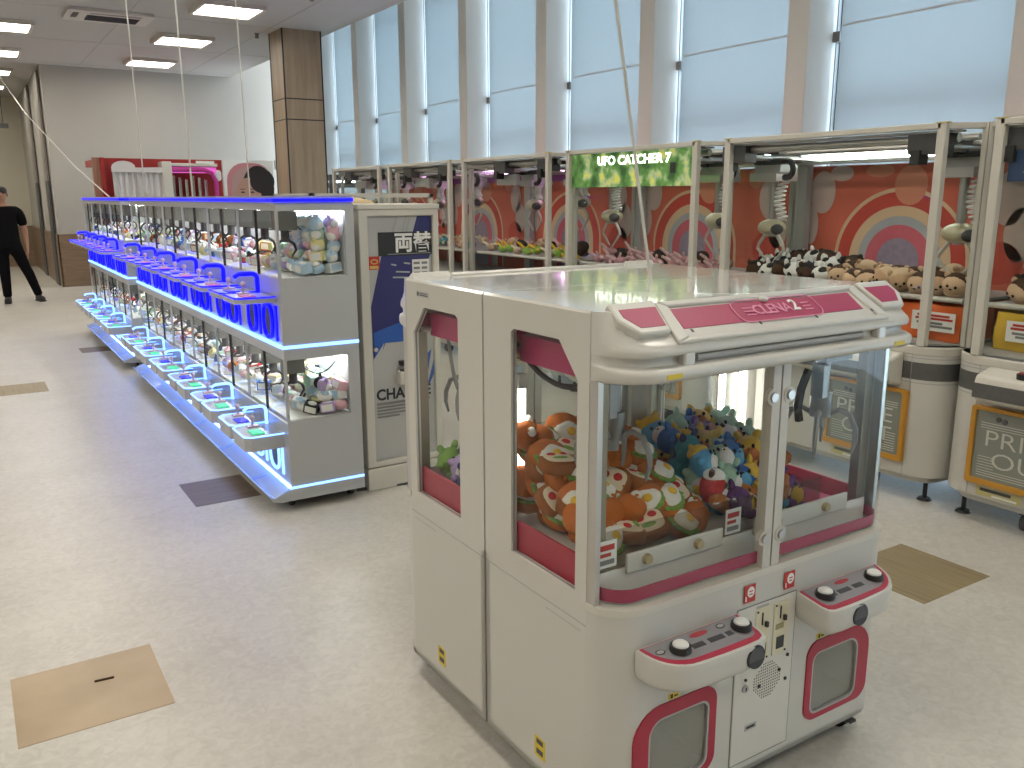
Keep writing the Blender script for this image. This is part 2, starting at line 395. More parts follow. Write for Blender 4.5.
HAZE = bpy.data.materials.new('hazy_flap'); HAZE.use_nodes = True
_n = HAZE.node_tree; _b = _n.nodes['Principled BSDF']; _b.inputs['Base Color'].default_value = (.45, .44, .39, 1); _b.inputs['Roughness'].default_value = .25
_t = _n.nodes.new('ShaderNodeBsdfTransparent'); _m = _n.nodes.new('ShaderNodeMixShader'); _m.inputs[0].default_value = .35
_n.links.new(_t.outputs[0], _m.inputs[1]); _n.links.new(_b.outputs[0], _m.inputs[2]); _n.links.new(_m.outputs[0], _n.nodes['Material Output'].inputs[0])
def make_clena(label, loc):
    t = thing('prize_crane_machine', label, 'crane game machine', loc)
    # base cabinet: side walls, back wall, floor pan, front wall with two prize openings
    OPL = rrect(-.405, -.195, .155, .355, [.03, .03, .03, .05]); OPR = [(-u, v) for u, v in OPL][::-1]
    b = B()
    for s in (-1, 1): b.box(s*HW, s*(HW-.02), YS, 0, .08, .60)
    b.box(-HW, HW, -.02, 0, .08, .62); b.box(-HW, HW, YS, 0, .08, .1)
    b.plate([(-HW+RC, .08), (HW-RC, .08), (HW-RC, .655), (-HW+RC, .655)], [OPL, OPR], YF, YF+.02, 'xz')
    for s in (-1, 1):
        o_ = [(s*(HW-RC)+s*RC*math.sin(a*PI/14), YF+RC-RC*math.cos(a*PI/14)) for a in range(8)]
        i_ = [(s*(HW-RC)+s*(RC-.02)*math.sin(a*PI/14), YF+RC-(RC-.02)*math.cos(a*PI/14)) for a in range(8)]
        b.prism(o_+i_[::-1], .08, .655)
    fp = [(-HW, YS)] + bend() + [(HW, YS)]
    b.prism(fp, .08, .095); 
    obj('base_cabinet', b, WHITE, t)
    # groove between base and top
    for s in (-1, 1): obj('seam', B().box(s*(HW+.0012), s*(HW-.01), YS-.0, 0, .5985, .6015).box(s*(HW+.0012), s*(HW-.01), YS+.02, -.3, .578, .58), LGREY, t)
    # side panels with chamfered windows
    for s in (-1, 1):
        win = [(-.135, .672), (-.135, 1.265), (-.15, 1.275), (-.345, 1.275), (-.42, 1.19), (-.42, .672)][::-1]
        p = obj('side_panel', B().plate([(YS, .60), (0, .60), (0, 1.347), (YS, 1.347)], [win], s*(HW-.018), s*HW, 'yz'), WHITE, t)
        obj('window_pane', B().prism([(-.13, .665), (-.13, 1.28), (-.35, 1.28), (-.425, 1.195), (-.425, .665)], s*(HW-.014), s*(HW-.009), 'yz'), GLASS, p)
        obj('kick_panel', B().prism([(-.13, .665), (-.13, .752), (-.425, .752), (-.425, .665)], s*(HW-.03), s*(HW-.022), 'yz'), REDP, p)
        sx = s*(HW-.009)
        obj('gasket', B().tube([(sx, u, v) for u, v in win], .0035, 4, closed=True), GREY, p)
        # metal edge strip along the front end of the panel
        obj('edge_strip', B().box(s*(HW-.016), s*(HW-.001), YS-.03, YS, .655, 1.2), STEEL, p)
        obj('inner_post', B().box(s*(HW-.055), s*(HW-.02), YS+.0, YS+.03, .655, 1.2), mat('bronze_post', (.25, .22, .17), .35, .7), p)
    # roof
    obj('roof', B().prism([(-HW, 1.347), (-HW+.006, 1.353), (HW-.006, 1.353), (HW, 1.347), (HW-.02, 1.335), (-HW+.02, 1.335)], YS, 0, 'xz'), mat('roof_white', (.60, .59, .545), .09, coat=.35), t)
    # crown
    prof = [(-.092, 1.353), (-.078, 1.350), (.012, 1.288), (.024, 1.280), (.030, 1.270), (.030, 1.262), (.026, 1.258), (.012, 1.256), (.008, 1.246), (.012, 1.236), (.030, 1.234), (.040, 1.230), (.044, 1.222), (.044, 1.212), (.036, 1.203), (.01, 1.198), (-.03, 1.198)]
    cols = []
    for off, z in prof: cols.append([(x, y, z) for x, y, k in plan(off)])
    b = B(); b.loft(cols)
    top = [(x, y) for x, y, k in plan(prof[0][0])]; n = len(top)
    b.add([(x, y, 1.353) for x, y in top], [tuple(range(n))]); bot = [(x, y) for x, y, k in plan(-.03)]
    b.add([(x, y, 1.198) for x, y in bot], [tuple(range(n))])
    cr = obj('crown', b, WHITE, t, smooth=50)
    obj('top_skin', B().prism([(x, y) for x, y, k in plan(-.094)][::1], 1.3525, 1.3535), MATS['roof_white'], cr)
    for s in (-1, 1): obj('end_seam', B().box(s*(HW-.004), s*(HW+.0008), YS-.003, YS, 1.2, 1.35), LGREY, cr)
    # bridges that split the groove into slots
    for x0, x1 in ((-.36, -.325), (.325, .36)):
        g = B().box(x0, x1, YF-.030, YF+.0, 1.228, 1.266)
        obj('slot_bridge', g, WHITE, cr, bevel=.006)
    g = B().tube([(x, YF-.012, 1.246) for x in (-.31, .28)], .009, 8)
    obj('slot_trim', g, LGREY, cr)
    # sloping fascia: maps (x, d) with d = 0 top .. 1 bottom
    def slope(x, d, lift): 
        y0, z0, y1, z1 = YF+.078, 1.350, YF-.012, 1.288
        nv = Vector((0, -(z0-z1), (y0-y1))).normalized()
        return (x, y0+(y1-y0)*d+nv.y*-1*lift*-1, z0+(z1-z0)*d+nv.z*lift)
    def spanel(poly, l0, l1, bb, m=0):
        n = len(poly); vs = [slope(x, d, l0) for x, d in poly]+[slope(x, d, l1) for x, d in poly]
        bb.add(vs, [tuple(range(n)), tuple(range(n, 2*n))[::-1]]+[(i, (i+1) % n, n+(i+1) % n, n+i) for i in range(n)], m)
    fo = [(-.355, -.1), (.355, -.1), (.375, 1.12), (-.375, 1.12)]
    def ring(o_, i_, l0, l1, bb, m=0):
        n = len(o_)
        for i in range(n): spanel([o_[i], o_[(i+1) % n], i_[(i+1) % n], i_[i]], l0, l1, bb, m)
    bb = B(); ring(fo, [(-.325, .06), (.325, .06), (.335, 1.0), (-.335, 1.0)], -.004, .010, bb)
    obj('fascia_frame', bb, WHITE, cr, bevel=.004)
    bb = B(); spanel([(-.335, .0), (.335, .0), (.345, 1.06), (-.345, 1.06)], -.004, .003, bb, 1); spanel([(-.322, .12), (.312, .12), (.310, .72), (-.326, .72)], .003, .0045, bb, 0)
    pn = obj('fascia_panel', bb, [PINK, WHITE], cr)
    # badge outline and lettering on the slope
    sm = Matrix(((1, 0, 0, 0), (0, (YF-.04-YF-.03)/-.0816, 0, 0), (0, 0, 1, 0), (0, 0, 0, 1)))
    ang = math.atan2(1.350-1.288, .09)
    MS = Matrix.Translation(slope(.01, .42, .0055)) @ Matrix.Rotation(ang, 4, 'X')
    LP = mat('badge_pink', (.62, .22, .33), .5)
    bb = B().plate(rrect(-.15, .15, -.039, .039, .026), [rrect(-.146, .146, -.0355, .0355, .023)], 0, .001, 'xy', 0)
    for i in range(3):
        bb.box(-.12, -.085, -.016+i*.012, -.012+i*.012, 0, .001); bb.box(.09, .12, -.016+i*.012, -.012+i*.012, 0, .001)
    me = mesh('badge', bb, LP); me.transform(MS); obj('badge', me, None, pn)
    textmesh('CLENA', .046, LP, 'lettering', pn, MS @ Matrix.Translation((-.02, -.001, .0005)), bold=.0008, space=.9)
    textmesh('2', .052, WHT, 'lettering', pn, MS @ Matrix.Translation((.063, .004, .001)), bold=.001)
    for s in (-1, 1):
        bb = B(); po = [(s*.495, -.1), (s*.362, -.1), (s*.378, .84), (s*.465, .84), (s*.497, .40)]
        spanel(po, -.012, .016, bb); obj('end_pad', bb, WHITE, cr, bevel=.005)
        bb = B(); pi = [(s*.478, .12), (s*.372, .12), (s*.384, .68), (s*.455, .68), (s*.480, .34)]
        spanel(pi, .0155, .0172, bb); obj('end_panel', bb, PINK, cr)
        obj('yellow_tag', B().box(s*.40-.022, s*.40+.022, YF-.0455, YF-.042, 1.211, 1.222), YEL, cr)
    obj('nub', B().ell((-.012, YF+.078, 1.349), (.020, .024, .010)), WHITE, cr)
    sc = B()
    for x in (-.32, -.1, .1, .32): sc.add(*[[slope(x+dx, .88+dy, .0135) for dx, dy in ((-.004, -.05), (.004, -.05), (.004, .05), (-.004, .05))], [(0, 1, 2, 3)]])
    obj('screw', sc, BLACK, cr)
    # bent glass doors
    bl = bend(-.012); bi = bend(-.017)
    for s, nm in ((-1, 'glass_door'), (1, 'glass_door')):
        o_ = [p for p in bl if s*p[0] > .03]; i_ = [p for p in bi if s*p[0] > .03]
        o_ = sorted(set(o_), key=lambda p: (s*p[0] - 2*p[1]*0, p[1])) if False else o_
        if s > 0: o_ = [(.03, bl[len(bl)//2][1])]+o_; i_ = [(.03, bi[len(bi)//2][1])]+i_
        else: o_ = o_+[(-.03, bl[len(bl)//2][1])]; i_ = i_+[(-.03, bi[len(bi)//2][1])]
        d = obj(nm, B().prism(o_+i_[::-1], .66, 1.2), GLASS, t)
        bs = bend(-.0185); bs2 = bend(-.0225)
        o2 = [p for p in bs if s*p[0] > .03]; i2 = [p for p in bs2 if s*p[0] > .03]
        e1 = (s*.03, bs[len(bs)//2][1]); e2 = (s*.03, bs2[len(bs2)//2][1])
        o2, i2 = ([e1]+o2, [e2]+i2) if s > 0 else (o2+[e1], i2+[e2])
        obj('bottom_band', B().prism(o2+i2[::-1], .672, .703), PINK, d)
        x0, x1 = sorted((s*.003, s*.031))
        st = B().box(x0, x1, YF-.0, YF+.03, .655, 1.2)
        for z in (1.115, .745): st.prism(circ(s*.03, z, .021, 14), YF-.002, YF+.01, 'xz')
        obj('door_stile', st, FRAMEW, d)
        for z in (1.115, .745): obj('lock', B().cyl((s*.03, YF-.008, z), (s*.03, YF-.001, z), .012), STEEL, d)
    sill = B()
    so = bend(.004); si = bend(-.03)
    sill.prism([(-HW, YS)]+so+[(HW, YS)]+[(HW-.03, YS)]+si[::-1]+[(-HW+.03, YS)], .645, .662)
    obj('sill', sill, CREAM, t)
    # interior
    INW = mat('interior_white', (.72, .70, .66), .4)
    b = B().box(-HW+.02, HW-.02, YS+.0, -.02, .59, .60)
    b.prism([(-HW+.03, YS)]+bend(-.03)+[(HW-.03, YS)], .59, .60)
    b.box(-.02, .02, YF+.03, YS, .60, .63)
    ip = obj('chute_pan', b, INW, t)
    fl = B()
    for x0, x1 in ((-.42, -.1), (.02, .40)):
        fl.box(x0, x1, -.487, -.478, .715, .765)
    obj('chute_wall', B().box(-HW+.03, HW-.03, -.476, -.470, .60, .728), INW, ip)
    f2 = obj('chute_flange', fl, WHITE, ip, bevel=.003)
    kn = B()
    for x in (-.36, -.19, .1, .3): kn.cyl((x, -.499, .742), (x, -.487, .742), .012, .014, 10)
    obj('thumb_knob', kn, mat('brass_knob', (.4, .32, .18), .5), ip)
    obj('prize_bed', B().box(-HW+.03, .30, -.455, -.03, .715, .725), INW, t)
    pk = obj('pink_floor', B().box(.29, HW-.03, -.42, -.08, .688, .698), mat('pink_mat', (.5, .06, .17), .5), t)
    obj('front_partition', B().box(-HW+.025, .31, -.462, -.458, .71, .822).box(.306, .31, -.458, -.20, .70, .80), glassmat('smoked_acrylic', (.82, .80, .77), 1.), t)
    obj('inner_header', B().box(-HW+.03, HW-.03, -.44, -.425, 1.19, 1.245).box(-HW+.02, HW-.02, -.035, -.02, 1.19, 1.25).box(-HW+.05, -HW+.09, -.40, -.10, 1.18, 1.25).box(HW-.09, HW-.05, -.40, -.10, 1.18, 1.25), mat('header_pink', (.38, .02, .11), .3), t)
    obj('rail', B().cyl((-HW+.02, -.40, 1.20), (HW-.02, -.40, 1.20), .009).cyl((-HW+.02, -.08, 1.20), (HW-.02, -.08, 1.20), .009).box(-.36, -.30, -.42, -.06, 1.205, 1.225).box(.26, .32, -.46, -.06, 1.205, 1.225), STEEL, t)
    bp = B()
    bp.box(-.03, .03, -.03, -.012, .60, 1.3); 
    for s in (-1, 1): bp.box(s*(HW-.02), s*(HW-.06), -.03, -.005, .60, 1.3)
    obj('back_post', bp, FRAMEW, t)
    obj('back_glass', B().box(-HW+.06, -.03, -.02, -.016, .70, 1.3).box(.03, HW-.06, -.02, -.016, .70, 1.3), GLASS, t)
    for s in (-1, 1):
        tb = obj('light_tube', B().cyl((s*(HW-.095), -.04, .80), (s*(HW-.095), -.04, 1.09), .011, n=10), LEDW, t)
        obj('tube_socket', B().box(s*(HW-.095)-.014, s*(HW-.095)+.014, -.05, -.03, 1.09, 1.13).box(s*(HW-.095)-.014, s*(HW-.095)+.014, -.05, -.03, .76, .80), WHITE, tb)
    make_claw(t, -.345, -.33, 1.005, 1., 4, -1.0); make_claw(t, .31, -.44, .995, 1., 4, -1.0)
    cable(t, sag((-.46, -.06, 1.22), (-.345, -.33, 1.2), .09), .008)
    cable(t, sag((-.345, -.30, 1.19), (-.25, -.08, 1.2), .24, 14), .007, GREY)
    cable(t, sag((.31, -.42, 1.17), (.44, -.36, 1.2), .20, 14), .006, GREY)
    cable(t, [(.26, -.43, 1.13), (.235, -.43, 1.08), (.225, -.43, 1.03), (.235, -.43, .99)], .013, BLACK)
    # prize openings: frame, chute box, flap
    for s in (-1, 1):
        L = lambda P: [(-s*u if s > 0 else u, v) for u, v in P] if s > 0 else P
        mo = rrect(-.450, -.174, .142, .388, [.045, .045, .045, .085], 6); mi = rrect(-.402, -.198, .158, .352, [.03, .03, .03, .045], 6)
        mg = rrect(-.396, -.204, .164, .346, [.026, .026, .026, .04], 6)
        if s > 0: mo = [(-u, v) for u, v in mo]; mi = [(-u, v) for u, v in mi]; mg = [(-u, v) for u, v in mg]
        d = obj('prize_door', B().plate(mo, [mi], YF-.004, YF+.004, 'xz', 0).plate(mi, [mg], YF-.003, YF+.002, 'xz', 1), [mat('crimson_frame', (.36, .018, .045), .4), LGREY], t)
        obj('flap', B().prism(mg, YF+.006, YF+.009, 'xz'), HAZE, d)
        x0, x1 = sorted((s*.16, s*.46))
        obj('chute_box', B().box(x0, x1, YF+.3, YF+.31, .1, .4).box(x0, x1, YF+.02, YF+.3, .13, .14).box(x0, x0+.01, YF+.02, YF+.3, .13, .4).box(x1-.01, x1, YF+.02, YF+.3, .13, .4).box(x0, x1, YF+.16, YF+.165, .24, .246), mat('chute_grey', (.60, .58, .53), .6), d)
    # consoles
    def console(s):
        # left console is rounded at its outer end, straight at its inner end
        W = [(-.452, 0)]+[(-.342-.108*math.cos(a), -.108*math.sin(a)) for a in [PI/2*i/8 for i in range(1, 9)]]+[(-.26, -.112), (-.18, -.113), (-.135, -.110), (-.118, -.102), (-.112, -.085), (-.110, -.04), (-.110, 0)]
        if s > 0: W = [(-u+.0, v) for u, v in W]
        rows = []
        for f, z in ((.70, -.080), (.86, -.074), (.95, -.062), (.985, -.045), (.995, -.02), (1., -.008), (.985, 0.)):
            rows.append([(s*.28+(u-s*.28)*(min(1, f*.4+.6) if f < .98 else 1 if f == 1. else .99), YF+v*f, .560+z+v*.16) for u, v in W])
        b = B().loft(rows); n = len(W)
        b.add(rows[-1], [tuple(range(n))]); b.add(rows[0], [tuple(range(n))])
        c = obj('control_console', b, WHITE, t, bevel=.004, smooth=40)
        def top(u, v, l): return (s*.28+(u-s*.28)*.99, YF+v*.985, .560+v*.16+l)
        def topplate(P, l0, l1, bb, m=0):
            n = len(P); bb.add([top(u, v, l0) for u, v in P]+[top(u, v, l1) for u, v in P], [tuple(range(n)), tuple(range(n, 2*n))[::-1]]+[(i, (i+1) % n, n+(i+1) % n, n+i) for i in range(n)], m)
        IN = [(s*.28+(u-s*.28)*.955, max(-.104, v*.93)) for u, v in W]; IN2 = [(s*.28+(u-s*.28)*.90, max(-.088, v*.80)) for u, v in W]
        IN[0] = (IN[0][0], -.004); IN[-1] = (IN[-1][0], -.004); IN2[0] = (IN2[0][0], -.006); IN2[-1] = (IN2[-1][0], -.006)
        bb = B(); topplate(IN, .0, .0015, bb, 0); topplate(IN2, .0015, .002, bb, 1)
        pl = obj('console_panel', bb, [mat('console_crimson', (.42, .035, .07), .35), mat('console_grey', (.27, .26, .27), .35)], c)
        for u in ((-.355, -.150) if s < 0 else (.165, .375)):
            x, y, z = top(u, -.05, .002)
            bt = obj('button', B().cyl((x, y, z), (x, y, z+.014), .027, .025, 20), BLACK, c)
            obj('button_cap', B().lathe([(0, .024), (.012, .023), (.019, .018), (.02, .012)], (x, y, z), 20), WHT, bt)
        for u, v, r, r2, m in ((-.405, -.035, .014, .009, 0), (-.195, -.022, .014, .009, 0), (-.27, -.022, .030, .008, 1)):
            u = -u if s > 0 else u
            bb = B()
            if m == 0: topplate(circ(u, v, r, 12, r2), .002, .0026, bb, 0); topplate(circ(u, v, r-.003, 12, r2-.003), .0026, .003, bb, 1)
            else: topplate(circ(u, v, r, 14, r2), .002, .0026, bb, 0)
            obj('oval_mark', bb, [DKGREY, LGREY] if m == 0 else mat('red_oval', (.45, .05, .06), .5), pl)
        for u0, u1 in ((-.32, -.28), (-.265, -.215), (-.205, -.185)):
            if s > 0: u0, u1 = -u1, -u0
            bb = B(); topplate([(u0, -.062), (u1, -.062), (u1, -.046), (u0, -.046)], .002, .0026, bb, 0); obj('display_window', bb, DKGREY, pl)
        # round speaker/light on the console front
        u = -.135 if s < 0 else .135+.13
        xx = -.165 if s < 0 else .235
        obj('console_light', B().cyl((xx, YF-.104, .508), (xx, YF-.1145, .509), .030, n=20, m=0).cyl((xx, YF-.1145, .509), (xx, YF-.1155, .509), .026, n=20, m=1), [BLACK, DKGREY], c)
    console(-1); console(1)
    # service panel
    p = obj('service_panel', B().box(-.112, .108, YF-.003, YF+.005, .115, .565), mat('service_white', (.60, .585, .53), .35), t, bevel=.002)
    obj('panel_gap', B().plate(rrect(-.115, .111, .112, .568, .004), [rrect(-.112, .108, .115, .565, .004)], YF-.0015, YF+.004, 'xz'), GREY, p)
    for x0 in (-.048, .022):
        cp = obj('coin_plate', B().box(x0, x0+.055, YF-.006, YF-.003, .40, .552), mat('coin_cream', (.62, .58, .42), .4), p, bevel=.0015)
        obj('coin_slot', B().box(x0+.022, x0+.026, YF-.008, YF-.005, .505, .54).box(x0+.034, x0+.042, YF-.014, YF-.005, .498, .512).cyl((x0+.006, YF-.008, .545), (x0+.006, YF-.005, .545), .003, n=8).cyl((x0+.049, YF-.008, .407), (x0+.049, YF-.005, .407), .003, n=8), BLACK, cp)
        obj('return_cup', B().box(x0+.014, x0+.042, YF-.008, YF-.005, .418, .452), BLACK, cp)
    obj('coin_label', B().box(-.045, .0, YF-.004, YF-.0028, .554, .561, 1).box(.03, .06, YF-.0075, YF-.005, .475, .49, 0), [mat('olive_label', (.3, .27, .14), .5), LGREY], p)
    sp = B()
    for i in range(-8, 9):
        for j in range(-8, 9):
            u, v = i*.0082, j*.0082
            if u*u+v*v < .052**2: sp.prism(circ(.012+u, .335+v, .0017, 6), YF-.0042, YF-.0025, 'xz')
    obj('speaker_hole', sp, BLACK, p)
    kh = B().cyl((-.072, YF-.008, .335), (-.072, YF-.002, .335), .011, n=14, m=0).box(-.074, -.07, YF-.009, YF-.007, .33, .341, 1).cyl((-.072, YF-.007, .36), (-.072, YF-.002, .36), .004, n=8, m=1)
    for x, z in ((-.018, .325), (.058, .35), (.088, .385), (.085, .315)): kh.cyl((x, YF-.006, z), (x, YF-.002, z), .005, n=8, m=1)
    obj('key_lock', kh, [LGREY, BLACK], p)
    obj('serial_plate', B().box(-.063, -.02, YF-.0042, YF-.0028, .205, .222, 0).box(-.058, -.026, YF-.0046, YF-.004, .21, .217, 1), [LGREY, BLACK], p)
    for x in (-.075, .075):
        stk = obj('red_sticker', B().box(x-.02, x+.02, YF-.0045, YF-.003, .582, .63, 0).prism(circ(x+.003, .61, .013, 14, .015), YF-.0052, YF-.0045, 'xz', 1).box(x-.004, x+.010, YF-.0056, YF-.005, .611, .614, 0).box(x-.003, x+.009, YF-.0056, YF-.005, .603, .606, 0).box(x-.016, x-.012, YF-.0052, YF-.0045, .587, .60, 1), [REDL, WHT], t)
    for s in (-1, 1):
        x = -.34 if s < 0 else .21
        obj('warning_label', B().box(x, x+.035, YF-.0015, YF-.0002, .392, .407, 0).box(x+.006, x+.014, YF-.002, YF-.0012, .394, .405, 1).box(x+.018, x+.03, YF-.002, YF-.0012, .396, .401, 1).box(x+.036, x+.09, YF-.0012, YF-.0002, .391, .408, 2).box(x+.04, x+.085, YF-.0016, YF-.001, .401, .403, 3).box(x+.04, x+.08, YF-.0016, YF-.001, .396, .398, 3), [YEL, BLACK, WHITE, LGREY], t)
        for y in ((.05,) if s > 0 else ()):
            obj('side_label', B().box(s*(HW-.001), s*(HW+.0006), y-.44, y-.36, 1.305, 1.322, 0).box(s*(HW-.001), s*(HW+.0012), y-.435, y-.425, 1.308, 1.319, 1).box(s*(HW-.001), s*(HW+.0010), y-.418, y-.366, 1.309, 1.3125, 1).box(s*(HW-.001), s*(HW+.0010), y-.418, y-.37, 1.315, 1.3175, 1), [LGREY, DKGREY], t)
        obj('yellow_label', B().box(s*(HW-.001), s*(HW+.0008), -.30, -.25, .13, .19, 0).box(s*(HW-.001), s*(HW+.0014), -.29, -.26, .17, .184, 1).box(s*(HW-.001), s*(HW+.0014), -.29, -.26, .14, .155, 1), [YEL, DKGREY], t)
    # casters
    for x in (-.445, .445):
        for y in (-.08, -.475):
            c = obj('caster', B().box(x-.03, x+.03, y-.03, y+.03, .07, .08).box(x-.02, x-.014, y-.03, y+.02, .03, .072).box(x+.014, x+.02, y-.03, y+.02, .03, .072).box(x-.012, x+.012, y-.065, y-.03, .035, .043), DKGREY, t)
            obj('wheel', B().cyl((x-.013, y-.01, .035), (x+.013, y-.01, .035), .035, n=18), RUBBER, c)
    return t
m1 = make_clena('white and magenta prize crane machine in front, roof facing us with an oval badge', (1.675, 1.957, 0))
m2 = dup(m1, (1.675, 1.965, 0), (0, 0, PI), 'white prize crane machine standing back to back behind the front one, beside the change machine')

# ------------------------------------------------------------------ plush toys
PM = {}
def pm(key, col, r=.85): return mat('plush_'+key, col, r, spec=.2, bump=.25, bscale=90, mott=.08, mscale=30)
OR = pm('orange', (.46, .13, .025)); BRN = pm('brown', (.27, .09, .025)); CRM = pm('cream', (.72, .62, .46)); EGGW = pm('egg_white', (.75, .73, .66)); YOLK = pm('yolk', (.72, .45, .05))
GRN = pm('green', (.18, .33, .07)); MINT = pm('mint', (.38, .58, .45)); YLW = pm('yellow', (.72, .46, .05)); BLU = pm('blue', (.03, .12, .42)); SKY = pm('sky', (.10, .35, .60)); RED = pm('red', (.48, .03, .03)); PUR = pm('purple', (.14, .05, .20)); NAV = pm('navy', (.03, .035, .12)); PNK = pm('pink', (.7, .28, .34)); BEI = pm('beige', (.55, .40, .26)); BLK = pm('black', (.02, .02, .02)); WTP = pm('white', (.75, .74, .71)); LILAC = pm('lilac', (.42, .32, .55)); PLB = pm('pale_blue', (.45, .60, .75)); TEAL = pm('teal', (.05, .30, .35)); DBR = pm('dark_brown', (.07, .035, .02))

def wob(b, amp, sc, seed):
    r = random.Random(seed); ph = [r.uniform(0, 6.28) for _ in range(6)]
    out = []
    for x, y, z in b.v:
        k = 1 + amp*(math.sin(x*sc+ph[0])*math.sin(y*sc+ph[1]) + .6*math.sin(z*sc*1.7+ph[2])*math.cos(x*sc*1.3+ph[3]))
        out.append((x*k, y*k, z*k))
    b.v = out; return b
def place(x, y, z, rx, ry, rz): return dict(loc=(x, y, z), rot=(rx, ry, rz))
def proto_egg_bun():
    t = thing('burger_plush', '-', 'plush toy')
    obj('bun', wob(B().ell((0, 0, 0), (.085, .075, .052), nu=20, nv=12), .05, 40, 3), OR, t)
    obj('egg', wob(B().ell((.005, -.018, .030), (.062, .050, .026), nu=18, nv=8), .06, 55, 8), EGGW, t)
    obj('yolk', B().ell((.012, -.024, .050), (.022, .020, .010), nu=12, nv=6), YOLK, t)
    b = B()
    for i in range(9):
        a = PI+PI*i/8; b.ell((.066*math.cos(a)+.0, -.02+.056*math.sin(a), .022), (.017, .014, .007), nu=8, nv=5)
    obj('lettuce', b, GRN, t)
    return t
def proto_toast():
    t = thing('toast_plush', '-', 'plush toy')
    obj('crust', B().ell((0, 0, 0), (.078, .070, .034), nu=20, nv=10, e=.6), BRN, t)
    obj('face', B().ell((0, 0, .016), (.064, .057, .024), nu=20, nv=8, e=.6), CRM, t)
    obj('tomato', B().ell((.024, .018, .036), (.020, .019, .008), nu=12, nv=6).ell((-.028, .012, .036), (.020, .019, .008), nu=12, nv=6), RED, t)
    obj('leaf', B().ell((-.005, -.028, .037), (.034, .012, .006), nu=12, nv=6), GRN, t)
    return t
def proto_bun(m1, m2, nm='bun_plush'):
    t = thing(nm, '-', 'plush toy')
    obj('body', wob(B().ell((0, 0, 0), (.080, .068, .056), nu=20, nv=12), .09, 36, 5), m1, t)
    obj('ear', B().ell((.045, .03, .045), (.024, .02, .018), nu=10, nv=6).ell((-.045, .03, .045), (.024, .02, .018), nu=10, nv=6), m2, t)
    b = B()
    for i in range(3): b.tube([(-.055+.05*i, -.05+.012*i, .042-.006*i), (-.04+.05*i, 0, .058), (-.05+.05*i, .05, .036)], .006, 6)
    obj('seam', b, m1, t)
    return t
def proto_critter(mb, mf, me_, nm='critter_plush', hat=None):
    t = thing(nm, '-', 'plush toy')
    obj('body', wob(B().ell((0, 0, -.005), (.060, .055, .062), nu=18, nv=12).ell((-.055, -.01, .0), (.026, .02, .018), nu=10, nv=6).ell((.055, -.01, .0), (.026, .02, .018), nu=10, nv=6).ell((-.025, -.03, -.055), (.022, .026, .018), nu=10, nv=6).ell((.025, -.03, -.055), (.022, .026, .018), nu=10, nv=6), .03, 40, 2), mb, t)
    obj('belly', B().ell((0, -.024, -.012), (.044, .036, .046), nu=16, nv=9), mf, t)
    obj('ear', B().ell((.035, .005, .055), (.017, .012, .026), nu=10, nv=6, rot=(0, .5, 0)).ell((-.035, .005, .055), (.017, .012, .026), nu=10, nv=6, rot=(0, -.5, 0)), me_, t)
    b = B()
    for s in (-1, 1): b.ell((s*.02, -.053, .022), (.007, .005, .009), nu=8, nv=6)
    b.ell((0, -.057, .008), (.005, .005, .004), nu=8, nv=5); obj('eye', b, BLK, t)
    if hat: obj('cap', B().ell((0, .004, .042), (.048, .044, .03), nu=14, nv=7), hat, t)
    return t
def proto_sausage():
    t = thing('sausage_plush', '-', 'plush toy')
    obj('body', B().tube([(-.10, 0, .0), (-.085, 0, .006), (-.04, 0, .012), (0, 0, .014), (.04, 0, .012), (.085, 0, .006), (.10, 0, 0)], [.006, .028, .033, .034, .033, .028, .006], 12), pm('rust', (.38, .13, .035)), t)
    obj('stitch', B().tube([(-.05, -.034, .012), (0, -.036, .016), (.05, -.034, .012)], .004, 5), CRM, t)
    return t
def scatter(protos, spots, sc=1.):
    """protos: {key: root}; spots: (key, loc, rot, label, group)"""
    used = set()
    for key, loc, rot, lab, grp in spots:
        r = protos[key]
        if key in used: r = dup(r)
        used.add(key)
        r.location = loc; r.rotation_euler = rot; r.scale = (sc,)*3; r['label'] = lab; r['group'] = grp
        if lab is None: del r['label']
    for k, r in protos.items():
        if k not in used:
            for ch in list(r.children): bpy.data.objects.remove(ch)
            bpy.data.objects.remove(r)
def heap(x0, x1, y0, y1, zfun, nx, ny, jit, seed):
    r = random.Random(seed); out = []
    for j in range(ny):
        for i in range(nx):
            x = x0+(x1-x0)*(i+.5+(.5 if j % 2 else 0)*.6)/nx + r.uniform(-jit, jit); y = y0+(y1-y0)*(j+.5)/ny + r.uniform(-jit, jit)
            if x > x1: x = x1
            out.append((x, y, zfun(x, y)+r.uniform(-.008, .008), r.uniform(-.5, .5), r.uniform(-.5, .5), r.uniform(-1.2, 1.2)))
    return out
